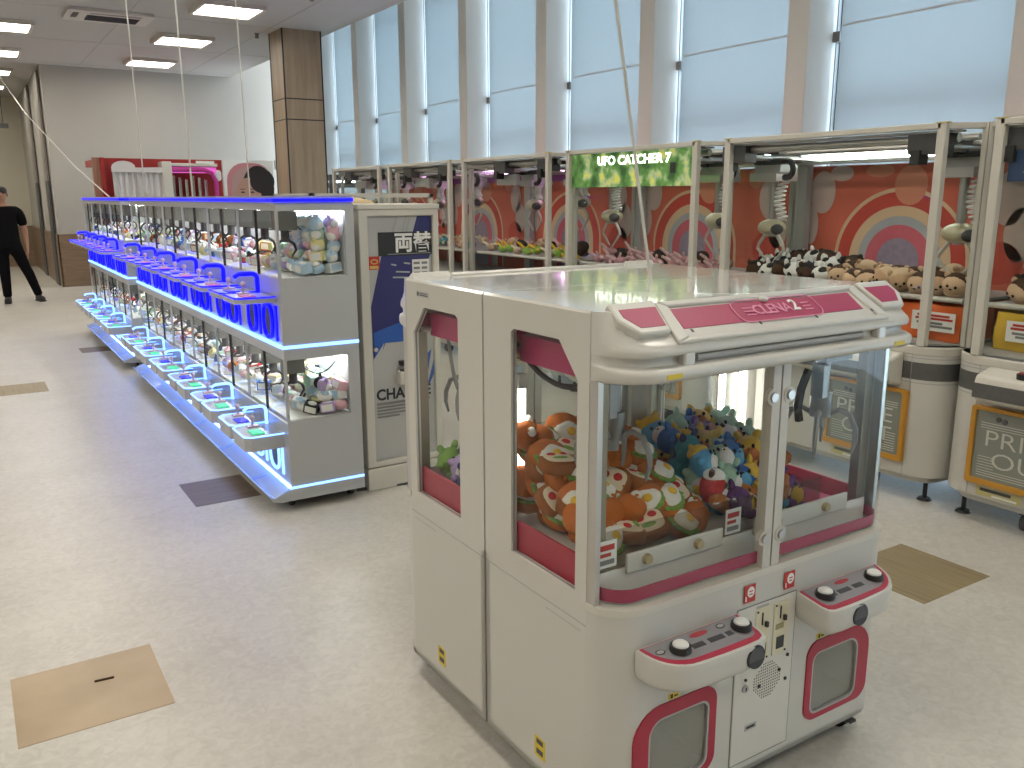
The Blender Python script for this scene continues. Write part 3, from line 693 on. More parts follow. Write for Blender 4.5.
# heap of bread plush in the left bay of the front machine: world coordinates
P = {'egg': proto_egg_bun(), 'toast': proto_toast(), 'bun': proto_bun(OR, EGGW)}
LB = {'egg': 'orange bun plush with fried egg', 'toast': 'brown toast plush with tomato slices', 'bun': 'orange bun plush with white ears'}
def spot(where, lay, row, i): return ', %s, %s layer, %s row, %s from left' % (where, ORD[lay], ORD[row], ORD[i])
spots = []; r = random.Random(11)
for lay, (nx, ny, z0, z1) in enumerate(((5, 5, .765, .775), (6, 5, .80, .85), (5, 4, .84, .92), (5, 3, .89, .965))):
    y1 = 1.925; y0 = 1.535 + .06*lay
    for n, (x, y, z, a, b_, c) in enumerate(heap(1.215, 1.62-.03*lay, y0, y1, lambda x, y: z0+(z1-z0)*(y-y0)/(y1-y0), nx, ny, .012, 20+lay)):
        k = ['egg', 'bun', 'egg', 'toast', 'egg', 'bun', 'toast'][(n*3+lay*2) % 7]
        spots.append((k, (x, y, z), (a+.45, b_, c), LB[k]+spot('front machine', lay, n//nx, n % nx), 'bread plush toys in the left bay: '+k))
scatter(P, spots, .66)
# heap of colourful critters to its right
kinds = {'mint': proto_critter(MINT, WTP, MINT), 'yellow': proto_critter(YLW, OR, YLW), 'blue': proto_critter(BLU, SKY, BLU), 'red': proto_critter(RED, WTP, DBR, hat=WTP), 'purple': proto_critter(PUR, YLW, PUR), 'teal': proto_critter(TEAL, MINT, NAV), 'sausage': proto_sausage(), 'sky': proto_critter(SKY, WTP, YLW, hat=YLW)}
LB2 = {'mint': 'mint plush with white belly', 'yellow': 'yellow plush with orange belly', 'blue': 'blue plush with paler belly', 'red': 'red plush with white cap', 'purple': 'purple plush with yellow belly', 'teal': 'dark teal plush with mint belly', 'sausage': 'rust brown sausage plush', 'sky': 'sky blue plush with yellow cap'}
spots = []
seq = ['mint', 'blue', 'yellow', 'mint', 'teal', 'yellow', 'sky', 'red', 'mint', 'blue', 'yellow', 'purple', 'sausage', 'mint', 'sky']
for lay, (nx, ny, z0, z1) in enumerate(((6, 5, .77, .78), (6, 5, .81, .845), (5, 4, .85, .905))):
    for n, (x, y, z, a, b_, c) in enumerate(heap(1.665, 1.965, 1.535+.06*lay, 1.915, lambda x, y: z0+(z1-z0)*(y-1.55)/.37, nx, ny, .012, 40+lay)):
        k = seq[(n+lay*7) % len(seq)]
        if lay == 0 and y < 1.6: k = ['sausage', 'purple', 'sausage', 'sky'][n % 4]
        spots.append((k, (x, y, z), (a-.3, b_, c), LB2[k]+spot('front machine', lay, n//nx, n % nx), 'critter plush in the right bay: '+k))
scatter(kinds, spots, .72)
# a few soft toys low in the machine behind
kinds = {'mint': proto_critter(GRN, MINT, GRN), 'lilac': proto_critter(LILAC, WTP, NAV), 'navy': proto_critter(NAV, LILAC, PUR)}
spots = []
for n, (x, y, z, a, b_, c) in enumerate(heap(1.22, 1.62, 2.03, 2.38, lambda x, y: .765, 5, 5, .015, 60)):
    k = ['mint', 'lilac', 'navy', 'lilac'][(n*5) % 4]
    spots.append((k, (x, y, z), (a, b_, c), {'mint': 'green critter plush', 'lilac': 'lilac plush with navy ears', 'navy': 'navy plush with lilac belly'}[k]+', machine behind the front one, %s row, %s from left' % (ORD[n//5], ORD[n % 5]), 'critter plush in the machine behind: '+k))
scatter(kinds, spots, .75)
# small notices on the acrylic partition
for i, (x, z) in enumerate(((1.21, .77), (1.63, .765))):
    t = tag(obj('price_card', B().box(x-.028, x+.028, 1.4895, 1.491, z-.034, z+.034, 0).box(x-.022, x+.02, 1.4885, 1.4896, z+.01, z+.024, 1).box(x-.022, x+.01, 1.4885, 1.4896, z-.006, z+.003, 1).box(x-.022, x+.02, 1.4885, 1.4896, z-.026, z-.014, 2), [WHT, REDL, GREY]), 'small red and white notice card on the clear partition, below the %s plush' % ('bread' if i == 0 else 'colourful'), 'notice')
# ------------------------------------------------------------------ two-tier small crane row
SHELL = mat('shell_grey', (.40, .41, .41), .3, coat=.15)
BLUE = emis('led_blue', (.0, .0, 1.), 2.2)
ICE = emis('led_ice', (.16, .36, 1.), 2.6); ICEB = emis('led_base', (.18, .38, 1.), 11.)
TUBE = emis('case_tube', (.88, .95, 1.), 22.)
BIN = mat('ice_plastic', (.46, .56, .80), .2, coat=.3)
CASEW = mat('case_back', (.5, .5, .5), .5)
TRAYC = glassmat('tray_clear', (.86, .9, 1.), 1.2)
W = .6865
def make_crane(label, loc):
    t = thing('small_crane_machine', label, 'crane game machine', loc, 0, 'two-tier small crane machines in the lit row')
    b = B().box(0, .40, 0, W, .075, .125).box(0, .36, 0, W, .125, .47).box(.36, .40, 0, W, .125, 1.56).box(0, .36, 0, W, .80, .855).box(.012, .36, 0, W, .855, 1.20).box(0, .40, 0, W, 1.535, 1.565)
    obj('body', b, SHELL, t)
    obj('top_cap', B().box(-.004, .40, 0, W, 1.565, 1.605), mat('cap_grey', (.33, .33, .33), .4), t)
    obj('top_strip', B().box(-.010, -.004, 0, W, 1.577, 1.593), BLUE, t)
    obj('shelf_strip', B().box(-.008, .004, 0, W, .856, .872), ICE, t)
    obj('base_strip', B().box(-.006, .004, 0, W, .124, .136), ICEB, t)
    # front glass of both tiers, thin posts
    for z0, z1 in ((.48, .80), (1.205, 1.535)):
        g = obj('front_pane', B().box(.002, .006, .004, W-.004, z0, z1), GLASS, t)
        obj('post', B().box(-.001, .012, W/2-.005, W/2+.005, z0, z1), BLACK, g); obj('post', B().box(-.001, .012, -.005, .005, z0, z1), LGREY, g)
        obj('case_lamp', B().box(.30, .34, .04, W-.04, z1-.022, z1-.006), TUBE, t)
        obj('case_floor', B().box(.02, .36, .01, W-.01, z0-.004, z0+.004, 0).box(.352, .3595, .01, W-.01, z0, z1, 1), [WHT, CASEW], t)
        for k in range(2):
            yc = W*(.25+.5*k); x = .10
            c = obj('crane_head', B().box(x-.05, x+.05, yc-.05, yc+.05, z1-.10, z1-.005, 0).cyl((x, yc, z1-.16), (x, yc, z1-.1), .022, n=10, m=1), [mat('crane_taupe', (.16, .15, .13), .5), DKGREY], t)
            for s in (-1, 1):
                obj('crane_arm', B().tube([(x+s*.015, yc, z1-.15), (x+s*.045, yc, z1-.17), (x+s*.055, yc, z1-.20), (x+s*.03, yc, z1-.235)], [.008, .008, .007, .004], 6), BLACK, c)
            obj('head_cable', B().tube(sag((x+.03, yc, z1-.04), (.33, yc-.02, z1-.06), .07, 10), .004, 5), BLACK, c)
    # prize bins along the foot
    for k in range(2):
        y0 = .008+k*W/2; y1 = y0+W/2-.016
        prof = [(-.002, .130), (-.006, .122), (-.088, .084), (-.106, .096), (-.113, .093), (-.098, .068), (-.002, .074)]
        obj('prize_bin', B().prism([(x, z) for x, z in prof], W/2*k, W/2*(k+1), 'xz'), BIN, t)
        obj('bin_rim', B().tube([(-.110, y0+.0, .096), (-.110, y1, .096)], .004, 5), mat('rim_ice', (.55, .62, .75), .3), t)
    hb = B().prism([(-.10, .092), (-.03, .110), (-.03, .118), (-.10, .105)], W/2-.003, W/2+.003, 'xz')
    obj('bin_divider', hb, [BIN], t)
    # control trays with lit rims, arch lamp, prize mouth ring and bar
    for zi, (z, LED, h) in enumerate(((.405, ICE, .075), (1.112, BLUE, .028))):
        for k in range(2):
            y0 = (.062, .348)[k]; y1 = y0+.272; dx = -.198
            pl = [(0, y0), (dx+.03, y0), (dx, y0+.03), (dx, y1-.03), (dx+.03, y1), (0, y1)]
            tr = obj('control_tray', B().prism(pl, z-h, z, 'xy', 0), [SHELL], t)
            rim = [(u, v, z+.001) for u, v in pl]
            obj('lit_rim', B().tube(rim, .0045, 6), LED, tr)
            col = [mat('pad_green', (.05, .55, .25), .4, emit=.4, ecol=(.05, .6, .25)), mat('pad_pink', (.6, .15, .35), .4), mat('pad_blue', (.04, .04, .5), .4, emit=.3, ecol=(.03, .03, .8)), mat('pad_blue', (0, 0, 0))][(k*2+zi*(1-k)) % 4]
            pd = obj('button_pad', B().box(dx+.05, dx+.115, y0+.05, y0+.15, z, z+.006), col, tr, bevel=.002)
            obj('joystick', B().cyl((dx+.10, y0+.225, z), (dx+.10, y0+.225, z+.045), .007, n=8).ell((dx+.10, y0+.225, z+.05), (.014, .014, .016), nu=12, nv=7).box(dx+.07, dx+.13, y0+.20, y0+.25, z, z+.008), mat('stick_pink', (.55, .42, .48), .3), tr)
            if k == 0:
                ya = y1-.02
                ar = [( -.015, ya, z)]+[(-.045+.03*math.cos(a), ya, z+.075+.025*math.sin(a)) for a in [i*PI/8 for i in range(0, 5)]]+[(-.11, ya, z+.10), (-.135, ya, z+.085)]
                obj('arch_lamp', B().tube(ar, .012 if zi else .008, 6), LED, tr)
                obj('clear_guard', B().box(-.12, -.01, ya+.012, ya+.016, z, z+.10), TRAYC, tr)
            # front: bar and rounded ring below the tray
            zc = z-.14; yc = y0+.17
            rg = [(-.006 if zi == 0 else .004, yc+.075*math.copysign(abs(math.cos(a))**.7, math.cos(a)), zc+.085*math.copysign(abs(math.sin(a))**.7, math.sin(a))) for a in [2*PI*i/24 for i in range(24)]]
            obj('mouth_ring', B().tube(rg, .010 if zi else .007, 6, closed=True), LED, t)
            obj('mouth_bar', B().box(-.006 if zi == 0 else .004, .014, y0+.03, y0+.055, zc-.09, zc+.09), LED, t)
            obj('mouth_flap', B().prism(circ(yc, zc, .062, 16, .072), -.002 if zi == 0 else .006, .013, 'yz'), DKGREY, t)
    cs = 0
    for x in (.03, .36):
        for y in (.1, W-.1):
            c = obj('caster', B().cyl((x-.012, y, .032), (x+.012, y, .032), .032, n=14).box(x-.02, x+.02, y-.02, y+.02, .06, .076), RUBBER, t)
    return t
def end_panel(t, y, strips):
    s = -1 if y < .1 else 1
    y0, y1 = sorted((y, y+s*.014))
    up = rrect(.012, .352, 1.207, 1.533, .006, 2); lo = rrect(.012, .338, .482, .798, .006, 2)
    p = obj('end_panel', B().plate([(0, .075), (.40, .075), (.40, 1.565), (0, 1.565)], [up, lo], y0, y1, 'xz'), SHELL, t)
    obj('end_pane', B().prism(up, y0+.004, y0+.008, 'xz'), GLASS, p); obj('end_pane', B().prism(lo, y0+.004, y0+.008, 'xz'), GLASS, p)
    yy = (y0-.004, y0) if s < 0 else (y1, y1+.004)
    for z0, z1, m in ((.856, .872, ICE), (.124, .136, ICE), (1.577, 1.593, BLUE)): obj('end_strip', B().box(-.008, .40, *yy, z0, z1), m, p)
    obj('end_skirt', B().prism([(-.112, .096), (-.104, .074), (-.06, .062), (.40, .062), (.40, .124), (-.0, .124), (-.03, .112), (-.09, .09)], *yy, 'xz'), SHELL, p)
YG = 4.195; XG = 1.30
gm = []
for k in range(6):
    lab = 'lit two-tier small crane machine, %s from the near end of the long row' % ORD[k]
    if k == 0: t0 = make_crane(lab, (XG, YG, 0)); gm.append(t0)
    else: gm.append(dup(t0, (XG, YG+k*W, 0), label=lab))
for k in range(4):
    gm.append(dup(t0, (XG-.02, YG+6*W+.42+k*W, 0), label='lit two-tier small crane machine, %s in the far short row past the gap' % ORD[k]))
end_panel(gm[0], 0., True); end_panel(gm[5], W, True); end_panel(gm[6], 0., True); end_panel(gm[9], W, True)
# toys inside: two shared ball-and-ears plush and a boxed figure per tier
def toy_mesh(kind, m1, m2):
    if kind == 0: b = B().ell((0, 0, 0), (.048, .046, .044), nu=12, nv=8, m=0).ell((.028, 0, .038), (.016, .012, .018), nu=8, nv=5, m=0).ell((-.028, 0, .038), (.016, .012, .018), nu=8, nv=5, m=0).ell((-.012, -.012, -.004), (.038, .036, .032), nu=10, nv=6, m=1)
    elif kind == 1: b = B().ell((0, 0, 0), (.052, .05, .036), nu=12, nv=8, m=0).ell((-.02, 0, .026), (.028, .028, .022), nu=10, nv=6, m=1).ell((0, .045, .0), (.022, .022, .018), nu=8, nv=5, m=1)
    else: b = B().box(-.035, .035, -.045, .045, -.03, .03, 0).box(-.036, .0, -.036, .036, -.022, .022, 1).ell((0, 0, .03), (.025, .03, .012), nu=8, nv=5, m=1)
    return mesh('toy', b, [m1, m2])
PAST = {'white': (WTP, PLB), 'pale blue': (PLB, WTP), 'yellow': (pm('pale_yellow', (.75, .68, .35)), WTP), 'pink': (pm('rose', (.68, .40, .45)), WTP), 'red': (RED, WTP), 'mint': (MINT, WTP), 'lilac': (LILAC, WTP), 'brown': (BRN, CRM), 'orange': (OR, CRM), 'blue': (BLU, WTP), 'black': (BLK, WTP)}
TM = {(k, c): toy_mesh(k, *PAST[c]) for k in range(3) for c in PAST}
r = random.Random(5)
UPP = ['white', 'pale blue', 'yellow', 'pink', 'white', 'mint', 'lilac', 'pale blue']; MIX = ['white', 'yellow', 'red', 'brown', 'blue', 'pink', 'orange', 'mint', 'white', 'black', 'lilac']
LOW = ['white', 'black', 'white', 'pink', 'mint', 'lilac', 'yellow']
KN = ['eared plush', 'lying plush', 'boxed toy']
for i, g in enumerate(gm):
    near = i == 0
    for tier, (zb, zt) in enumerate(((.484, .79), (1.21, 1.50))):
        if near: grid = [(x, y, zz) for zz in range(5 if tier else 3) for y in (.05, .13, .215, .30, .39, .48, .57, .645) for x in (.15, .225, .305) if not (zz > 0 and x < .2) and not (zz > 1 and x < .3 and y > .3)]
        else: grid = [(x, y, zz) for zz in range(2) for y in (.07, .21, .35, .49, .62) for x in (.12, .22, .31) if not (zz == 1 and x < .25)]
        if i > 5: grid = [q for n, q in enumerate(grid) if n % 2 == 0]
        pal = (UPP if tier else LOW) if near else MIX
        for n, (x, y, zz) in enumerate(grid):
            c = pal[(n*5+i*3+tier+r.randrange(2)) % len(pal)]
            kd = [0, 1, 0, 2][r.randrange(4)] if tier else [2, 1, 2, 0][r.randrange(4)]
            o = bpy.data.objects.new({0: 'soft_toy', 1: 'lying_toy', 2: 'boxed_toy'}[kd], TM[(kd, c)]); C.objects.link(o)
            o.scale = (.82,)*3
            o.location = (g.location.x+x+r.uniform(-.01, .01), g.location.y+y+r.uniform(-.015, .015), zb+.036+zz*.056+r.uniform(-.004, .006)); o.rotation_euler = (r.uniform(-.3, .3), r.uniform(-.3, .3), r.uniform(-1, 1)+PI*.3)
            where = '%s case, %s module of the %s lit row' % ('upper' if tier else 'lower', ORD[i if i < 6 else i-6], 'near' if i < 6 else 'far')
            xs = sorted({q[0] for q in grid}); ysr = sorted({q[1] for q in grid})
            tag(o, '%s %s, %s row, %s along, %s layer, %s case of %s %s module' % (c, KN[kd], ('front', 'middle', 'back')[xs.index(x)], ORD[ysr.index(y)], ('bottom', 'second', 'third', 'fourth', 'top')[zz], 'upper' if tier else 'lower', ORD[i if i < 6 else i-6], 'near' if i < 6 else 'far'), 'toy', '%s %ss in the %s' % (c, KN[kd], where))

# ------------------------------------------------------------------ change machine
t = thing('change_machine', 'tall cream change machine with blue slanted artwork and black kanji sign', 'change machine', (1.758, 4.262, 0))
CW = .468; CD = .48
b = B().plate([(0, .13), (CW, .13), (CW, 1.535), (0, 1.535)], [[(.052, .16), (CW-.035, .16), (CW-.035, 1.50), (.052, 1.50)]], 0, .03, 'xz')
b.box(0, CW, .03, CD, .13, 1.535)
obj('cabinet', b, CREAM, t, bevel=.006)
obj('top_cover', B().box(-.004, CW+.004, -.004, CD, 1.535, 1.562), CREAM, t, bevel=.004)
obj('plinth', B().box(.0, CW, .0, CD, .0, .125), CREAM, t, bevel=.004)
NAVY = mat('art_navy', (.012, .008, .11), .3); AZ = mat('art_azure', (.01, .08, .35), .3); ARTW = mat('art_white', (.42, .42, .41), .35)
x0, x1 = .054, CW-.037
def X(f): return x0+(x1-x0)*f
dq = B()
def pg(poly, m, l): dq.prism([(X(u), z) for u, z in poly], .022-l*.001, .024, 'xz', m)
pg([(0, .162), (1, .162), (1, 1.498), (0, 1.498)], 0, 0)
pg([(.03, .62), (.06, .60), (.62, .86), (.80, .98), (1., 1.10), (1, 1.33), (.30, 1.26), (.10, 1.05), (.02, .98)][0:0] or [(.03, .72), (.10, .70), (.22, .82), (.62, .82), (.80, 1.00), (.86, 1.18), (1, 1.31), (.22, 1.31), (.02, 1.02)], 1, 1)
pg([(.62, 1.31), (1, 1.31), (1, 1.498), (.78, 1.498)], 1, 1)
pg([(.88, .95), (1, 1.02), (1, 1.16), (.80, 1.02)], 2, 2); pg([(.84, 1.0), (1., 1.14), (1, 1.2), (.8, 1.04)], 0, 3)
for a in (.45, .60, .66): pg([(a, 1.498), (a+.03, 1.498), (a-.13, 1.31), (a-.16, 1.31)], 3, 2)
pg([(.05, .72), (.22, .82), (.62, .82), (.75, .95), (.40, .92), (.04, .88)], 2, 2)
pg([(.0, .66), (.12, .69), (.2, .82), (.02, .73)], 0, 3)
pg([(.86, .52), (1., .62), (1., .70), (.80, .45)], 2, 2); pg([(.90, .74), (.96, .76), (.78, .40)], 2, 2)
d = obj('front_door', dq, [ARTW, NAVY, AZ, LGREY], t)
obj('sign_plate', B().box(X(.16), X(1.0), .016, .0195, 1.29, 1.415), BLACK, d)
textmesh('両替', .112, WHT, 'lettering', d, MF((X(.70), .0155, 1.352)), bold=.003, depth=.0006)
textmesh('両替機 お札・硬貨', .014, WHT, 'lettering', d, MF((X(.6), .0155, 1.298)), depth=.0004) if False else obj('sign_rule', B().box(X(.3), X(.98), .0155, .0162, 1.297, 1.300), LGREY, d)
q = B().box(X(.68), X(.95), .0165, .019, 1.175, 1.265, 0)
for i in range(3):
    for j in range(2): q.box(X(.70+.13*j), X(.80+.12*j), .0158, .0166, 1.185+.027*i, 1.198+.027*i, 1)
obj('notice_card', q, [WHT, GREY], d)
obj('red_sticker', B().box(X(.0), X(.17), .017, .0195, 1.22, 1.29, 0).prism(circ(X(.09), 1.262, .022, 12, .014), .0162, .0171, 'xz', 1).prism(circ(X(.09), 1.262, .016, 12, .008), .0156, .0163, 'xz', 0).box(X(.02), X(.15), .0162, .0171, 1.225, 1.24, 1), [REDL, mat('gold', (.55, .4, .1), .5)], d)
q = B()
for u, z, w in ((.35, 1.24, .08), (.55, 1.245, .1), (.42, 1.20, .22), (.37, 1.17, .3)): q.add([(X(u), .0185, z), (X(u+w), .0185, z-.006), (X(u+w), .0185, z+.002), (X(u), .0185, z+.008)], [(0, 1, 2, 3)])
obj('small_print', q, LGREY, d)
obj('lock', B().cyl((X(.06), .008, .79), (X(.06), .022, .79), .012, n=14), STEEL, d)
tr = obj('coin_tray', B().box(X(.38), X(.74), -.03, .02, .585, .66, 0).box(X(.42), X(.70), -.026, .015, .655, .668, 1), [CREAM, BLACK], t, bevel=.004)
obj('note_mouth', B().box(X(.42), X(.66), -.02, .02, .69, .715), BLACK, t)
textmesh('CHANGE', .085, BLACK, 'lettering', d, MF((X(.05), .0195, .53)), align='LEFT', bold=.0025, sx=.95, depth=.0006)
q = B()
for i in range(5): q.box(X(.06), X(.06+[.85, .8, .5, .45, .35][i]), .0185, .0225, .475-.018*i, (.485 if i else .49)-.018*i)
obj('small_print', q, GREY, d)
tag(obj('floor_cover', B().prism([(1.70, 4.30), (2.3, 4.20), (2.32, 4.27), (1.74, 4.40)], .0, .012), DKGREY), 'dark cable cover on the floor at the foot of the change machine', 'cable cover')
# low crane cabinet behind the change machine with a beige cushion plush on top shelf
t = thing('low_crane_machine', 'low cream framed crane cabinet behind the change machine, only its top rail showing', 'crane game machine', (1.75, 4.95, 0))
b = B().box(0, .8, 0, .7, .06, .9)
obj('cabinet', b, WHITE, t, bevel=.01)
b = B()
for x in (0, .775):
    for y in (0, .675): b.box(x, x+.025, y, y+.025, .9, 1.62)
b.plate([(0, 0), (.8, 0), (.8, .7), (0, .7)], [[(.025, .025), (.775, .025), (.775, .675), (.025, .675)]], 1.595, 1.62)
obj('frame', b, FRAMEW, t); obj('pane', B().box(.005, .009, .025, .675, .9, 1.595).box(.025, .775, .005, .009, .9, 1.595), GLASS, t)
obj('shelf', B().box(.01, .79, .01, .69, 1.49, 1.50), ACRY, t)
for s in range(3): obj('foot', B().cyl((.08+.3*s, .1, 0), (.08+.3*s, .1, .06), .03, n=12), RUBBER, t)
tag(obj('cushion_plush', wob(B().ell((2.08, 5.15, 1.545), (.16, .10, .05), nu=24, nv=12), .0, 20, 1), pm('bread', (.62, .45, .25))), 'beige bread shaped plush lying just behind the top of the change machine', 'plush toy')
# ------------------------------------------------------------------ crane machine row along the windows
PCORAL = mat('poster_coral', (.66, .14, .085), .5, mott=.15, mscale=6); PORA = mat('poster_orange', (.75, .2, .06), .5); PCRM = mat('poster_cream', (.72, .52, .33), .5); PGRY = mat('poster_grey', (.42, .44, .48), .5); PPNK = mat('poster_pink', (.62, .13, .17), .5); PLAV = mat('poster_lavender', (.30, .25, .33), .5, mott=.3, mscale=30); PRED = mat('poster_red', (.58, .065, .045), .5); BALW = mat('balloon_white', (.62, .48, .44), .5); BALP = mat('balloon_peach', (.72, .28, .17), .5)
CHAMP = mat('claw_champagne', (.58, .54, .38), .28, .35); BANDG = mat('band_grey', (.09, .09, .085), .4, mott=.25, mscale=40); ORF = mat('orange_frame', (.50, .24, .02), .4)
PROUT = mat('prize_glass', (.22, .235, .20), .25); PRTXT = mat('prize_text', (.55, .55, .48), .5)
UV = 1.672; DX = .17; DY = .135; XF = 0.; XBK = .87
def uplan(off=0.):
    h = UV/2
    return [(XBK, -h-off), (DX, -h-off), (XF-off, -h+DY-off*.4), (XF-off, h-DY+off*.4), (DX, h+off), (XBK, h+off)]
def rounded_plan(off=0., r=.17):
    h = UV/2; out = [(XBK, -h-off)]
    for i in range(8):
        a = 1.5*PI-.5*PI*i/7; out.append((r-off*0+(r+off)*math.cos(a), -h+r+(r+off)*math.sin(a)))
    for i in range(8):
        a = PI-.5*PI*i/7; out.append((r+(r+off)*math.cos(a), h-r+(r+off)*math.sin(a)))
    out.append((XBK, h+off)); return out
def ufo_claw(par, y, z, x=.42, coil=True):
    zt = 1.69
    c = obj('claw', B().ell((x, y, z), (.085, .095, .055), nu=18, nv=10, m=0).cyl((x, y, z+.04), (x, y, zt), .026, n=12, m=1).cyl((x, y, z-.06), (x, y, z-.03), .03, n=12, m=1).ell((x-.03, y-.07, z-.01), (.05, .035, .035), nu=12, nv=7, m=2), [CHAMP, STEEL, DKGREY], par, smooth=50)
    for s in (-1, 1):
        obj('claw_arm', B().tube([(x, y+s*.05, z-.045), (x, y+s*.10, z-.11), (x, y+s*.11, z-.14), (x, y+s*.02, z-.235)], [.012, .011, .011, .006], 6), FRAMEW, c)
    if coil:
        pts = [(x-.01+.03*math.cos(a), y-.10+.04*math.sin(i*.018)+.03*math.sin(a), z+.05+(zt-z-.05)*i/160) for i, a in ((i, i*.36) for i in range(161))]
        obj('coil_cord', B().tube(pts, .0065, 5), WHT, c)
    obj('carriage', B().box(x-.10, x+.10, y-.10, y+.12, zt, zt+.05, 0).box(x-.09, x+.07, y-.12, y+.09, zt+.05, zt+.10, 1).cyl((x-.12, y+.02, zt+.1), (x-.12, y+.02, zt+.17), .025, n=10, m=2).tube([(x-.1, y-.16, zt+.02)]+[(x-.1, y-.18-.05*math.sin(a), zt+.07-.05*math.cos(a)) for a in [i*PI/6 for i in range(7)]]+[(x-.1, y+.08, zt+.12)], .02, 6, m=2), [STEEL, LGREY, BLACK], c)
    return c
def make_ufo(label, loc, header=None, cy=.1, purple=False, bins=((.55, -.42, 'orange'),), zs=(1.40, 1.40), ys=(.66, -.64)):
    t = thing('claw_machine', label, 'claw machine', loc, 0, None)
    # rounded lower cabinet with two prize windows
    b = B(); b.prism(rounded_plan(), .14, .84); b.prism(rounded_plan(-.05), .10, .14)
    cab = obj('cabinet', b, WHITE, t, bevel=.006)
    obj('ledge', B().prism(rounded_plan(.003), .79, .84), FRAMEW, t, bevel=.008)
    obj('grey_band', B().prism(rounded_plan(.002), .665, .755), BANDG, t)
    gv = B()
    for z in (.645, .775): gv.prism(rounded_plan(.0015), z, z+.006)
    for y in (-UV/2+.17, UV/2-.17): gv.box(-.002, .01, y-.002, y+.002, .14, .84)
    obj('groove', gv, LGREY, t)
    for s in (-1, 1):
        yc = s*.42; 
        d = obj('prize_door', B().plate(rrect(yc-.25, yc+.25, .215, .605, .012, 2), [rrect(yc-.225, yc+.225, .245, .585, .01, 2)], -.03, .0, 'yz'), ORF, t, bevel=.004)
        obj('door_glass', B().box(-.018, -.008, yc-.225, yc+.225, .245, .585), PROUT, d)
        ln = B()
        for i in range(3):
            for z in (.50, .25): ln.box(-.0195, -.018, yc-.2, yc+.2, z+.012*i-.0 + (.0 if z > .4 else .012), z+.003+.012*i + (.0 if z > .4 else .012))
        for i in range(5):
            ln.box(-.0195, -.018, yc+.12, yc+.2, .30+.014*i, .303+.014*i); ln.box(-.0195, -.018, yc-.2, yc-.14, .30+.014*i, .303+.014*i)
        obj('door_lines', ln, PRTXT, d)
        textmesh('PRIZE', .118, PRTXT, 'lettering', d, MF((-.0195, yc, .448)), bold=.002, depth=.0008, sx=1.15) if False else textmesh('PRIZE', .115, PRTXT, 'lettering', d, MF((-.0195, yc, .448), '-X'), bold=-.001, depth=.0008, sx=1.25)
        textmesh('OUT', .115, PRTXT, 'lettering', d, MF((-.0195, yc-.02, .345), '-X'), bold=-.001, depth=.0008, sx=1.3)
        obj('door_catch', B().cyl((-.021, yc+.12, .55), (-.018, yc+.12, .55), .013, n=10).cyl((-.021, yc+.09, .545), (-.018, yc+.09, .545), .013, n=10), DKGREY, d)
        obj('yellow_label', B().box(-.002, .0, yc-.02, yc+.2, .155, .2, 0).box(-.003, -.001, yc+.03, yc+.18, .18, .195, 1).box(-.003, -.001, yc, yc+.12, .16, .17, 2), [mat('pale_label', (.5, .45, .2), .5), DKGREY, WHT], t)
    # control console in the middle
    pr = [(0, .62), (-.10, .64), (-.13, .66), (-.13, .74), (-.12, .77), (0, .80)]
    cs = obj('control_console', B().prism(pr, -.62, .62, 'xz'), CREAM, t, bevel=.012)
    obj('console_band', B().box(-.134, -.128, -.62, .62, .665, .735), BANDG, cs)
    for y in (-.42, -.25, .25, .42):
        bt = obj('button', B().cyl((-.07, y, .775), (-.07, y, .80), .035, n=16), BLACK, cs); obj('button_cap', B().cyl((-.07, y, .80), (-.07, y, .806), .026, n=16), mat('button_red', (.25, .03, .02), .4), bt)
    # frame and glass
    pl = uplan(); fb = B()
    for x, y in ((XF, -UV/2+DY), (XF, UV/2-DY)):
        fb.box(x-.004, x+.036, y-.022, y+.022, .84, 1.945)
    for y in (-UV/2, UV/2): fb.box(DX-.012, DX+.02, y-.006 if y < 0 else y-.022, y+.022 if y < 0 else y+.006, .84, 1.945)
    for y in (-UV/2+.02, UV/2-.02): fb.box(XBK-.05, XBK, y-.02, y+.02, .84, 1.945)
    o_ = uplan(.004); i_ = uplan(-.04)
    fb.plate(o_, [[(x if x < XBK else XBK-.04, y) for x, y in i_]], 1.915, 1.945)
    fr_ = obj('frame', fb, FRAMEW, t, bevel=.004)
    if True: obj('corner_tab', B().box(XF-.006, XF+.03, -UV/2+DY-.03, -UV/2+DY+.03, 1.944, 1.948).box(XF-.006, XF+.03, UV/2-DY-.03, UV/2-DY+.03, 1.944, 1.948), YEL, fr_)
    gl = B().box(XF+.012, XF+.018, -UV/2+DY+.02, -.004, .84, 1.918).box(XF+.012, XF+.018, .004, UV/2-DY-.02, .84, 1.918)
    obj('front_glass', gl, GLASS, t)
    for s in (-1, 1):
        a = (XF+.02, s*(UV/2-DY+.01)); c = (DX-.01, s*(UV/2-.01)); 
        obj('corner_glass', B().prism([a, c, (c[0]+.004, c[1]-s*.005), (a[0]+.004, a[1]-s*.005)], .84, 1.918), GLASS, t)
        obj('side_glass', B().box(DX+.02, XBK-.05, s*(UV/2-.012)-.002, s*(UV/2-.012)+.002, .84, 1.918), GLASS, t)
    obj('deck', B().prism(uplan(-.03), .841, .85), LGREY, t)
    obj('prize_bed', B().box(.22, XBK-.02, -UV/2+.05, UV/2-.05, 1.055, 1.07), ACRY if False else mat('bed_grey', (.4, .4, .4), .4), t)
    obj('front_rail', B().tube([(.205, y, 1.065) for y in (-UV/2+.05, UV/2-.05)], .014, 8), FRAMEW, t)
    # rainbow backdrop: flat printed board
    lay = B(); cz = 1.20
    lay.box(XBK-.035, XBK-.025, -UV/2+.03, UV/2-.03, .85, 1.79, 0)
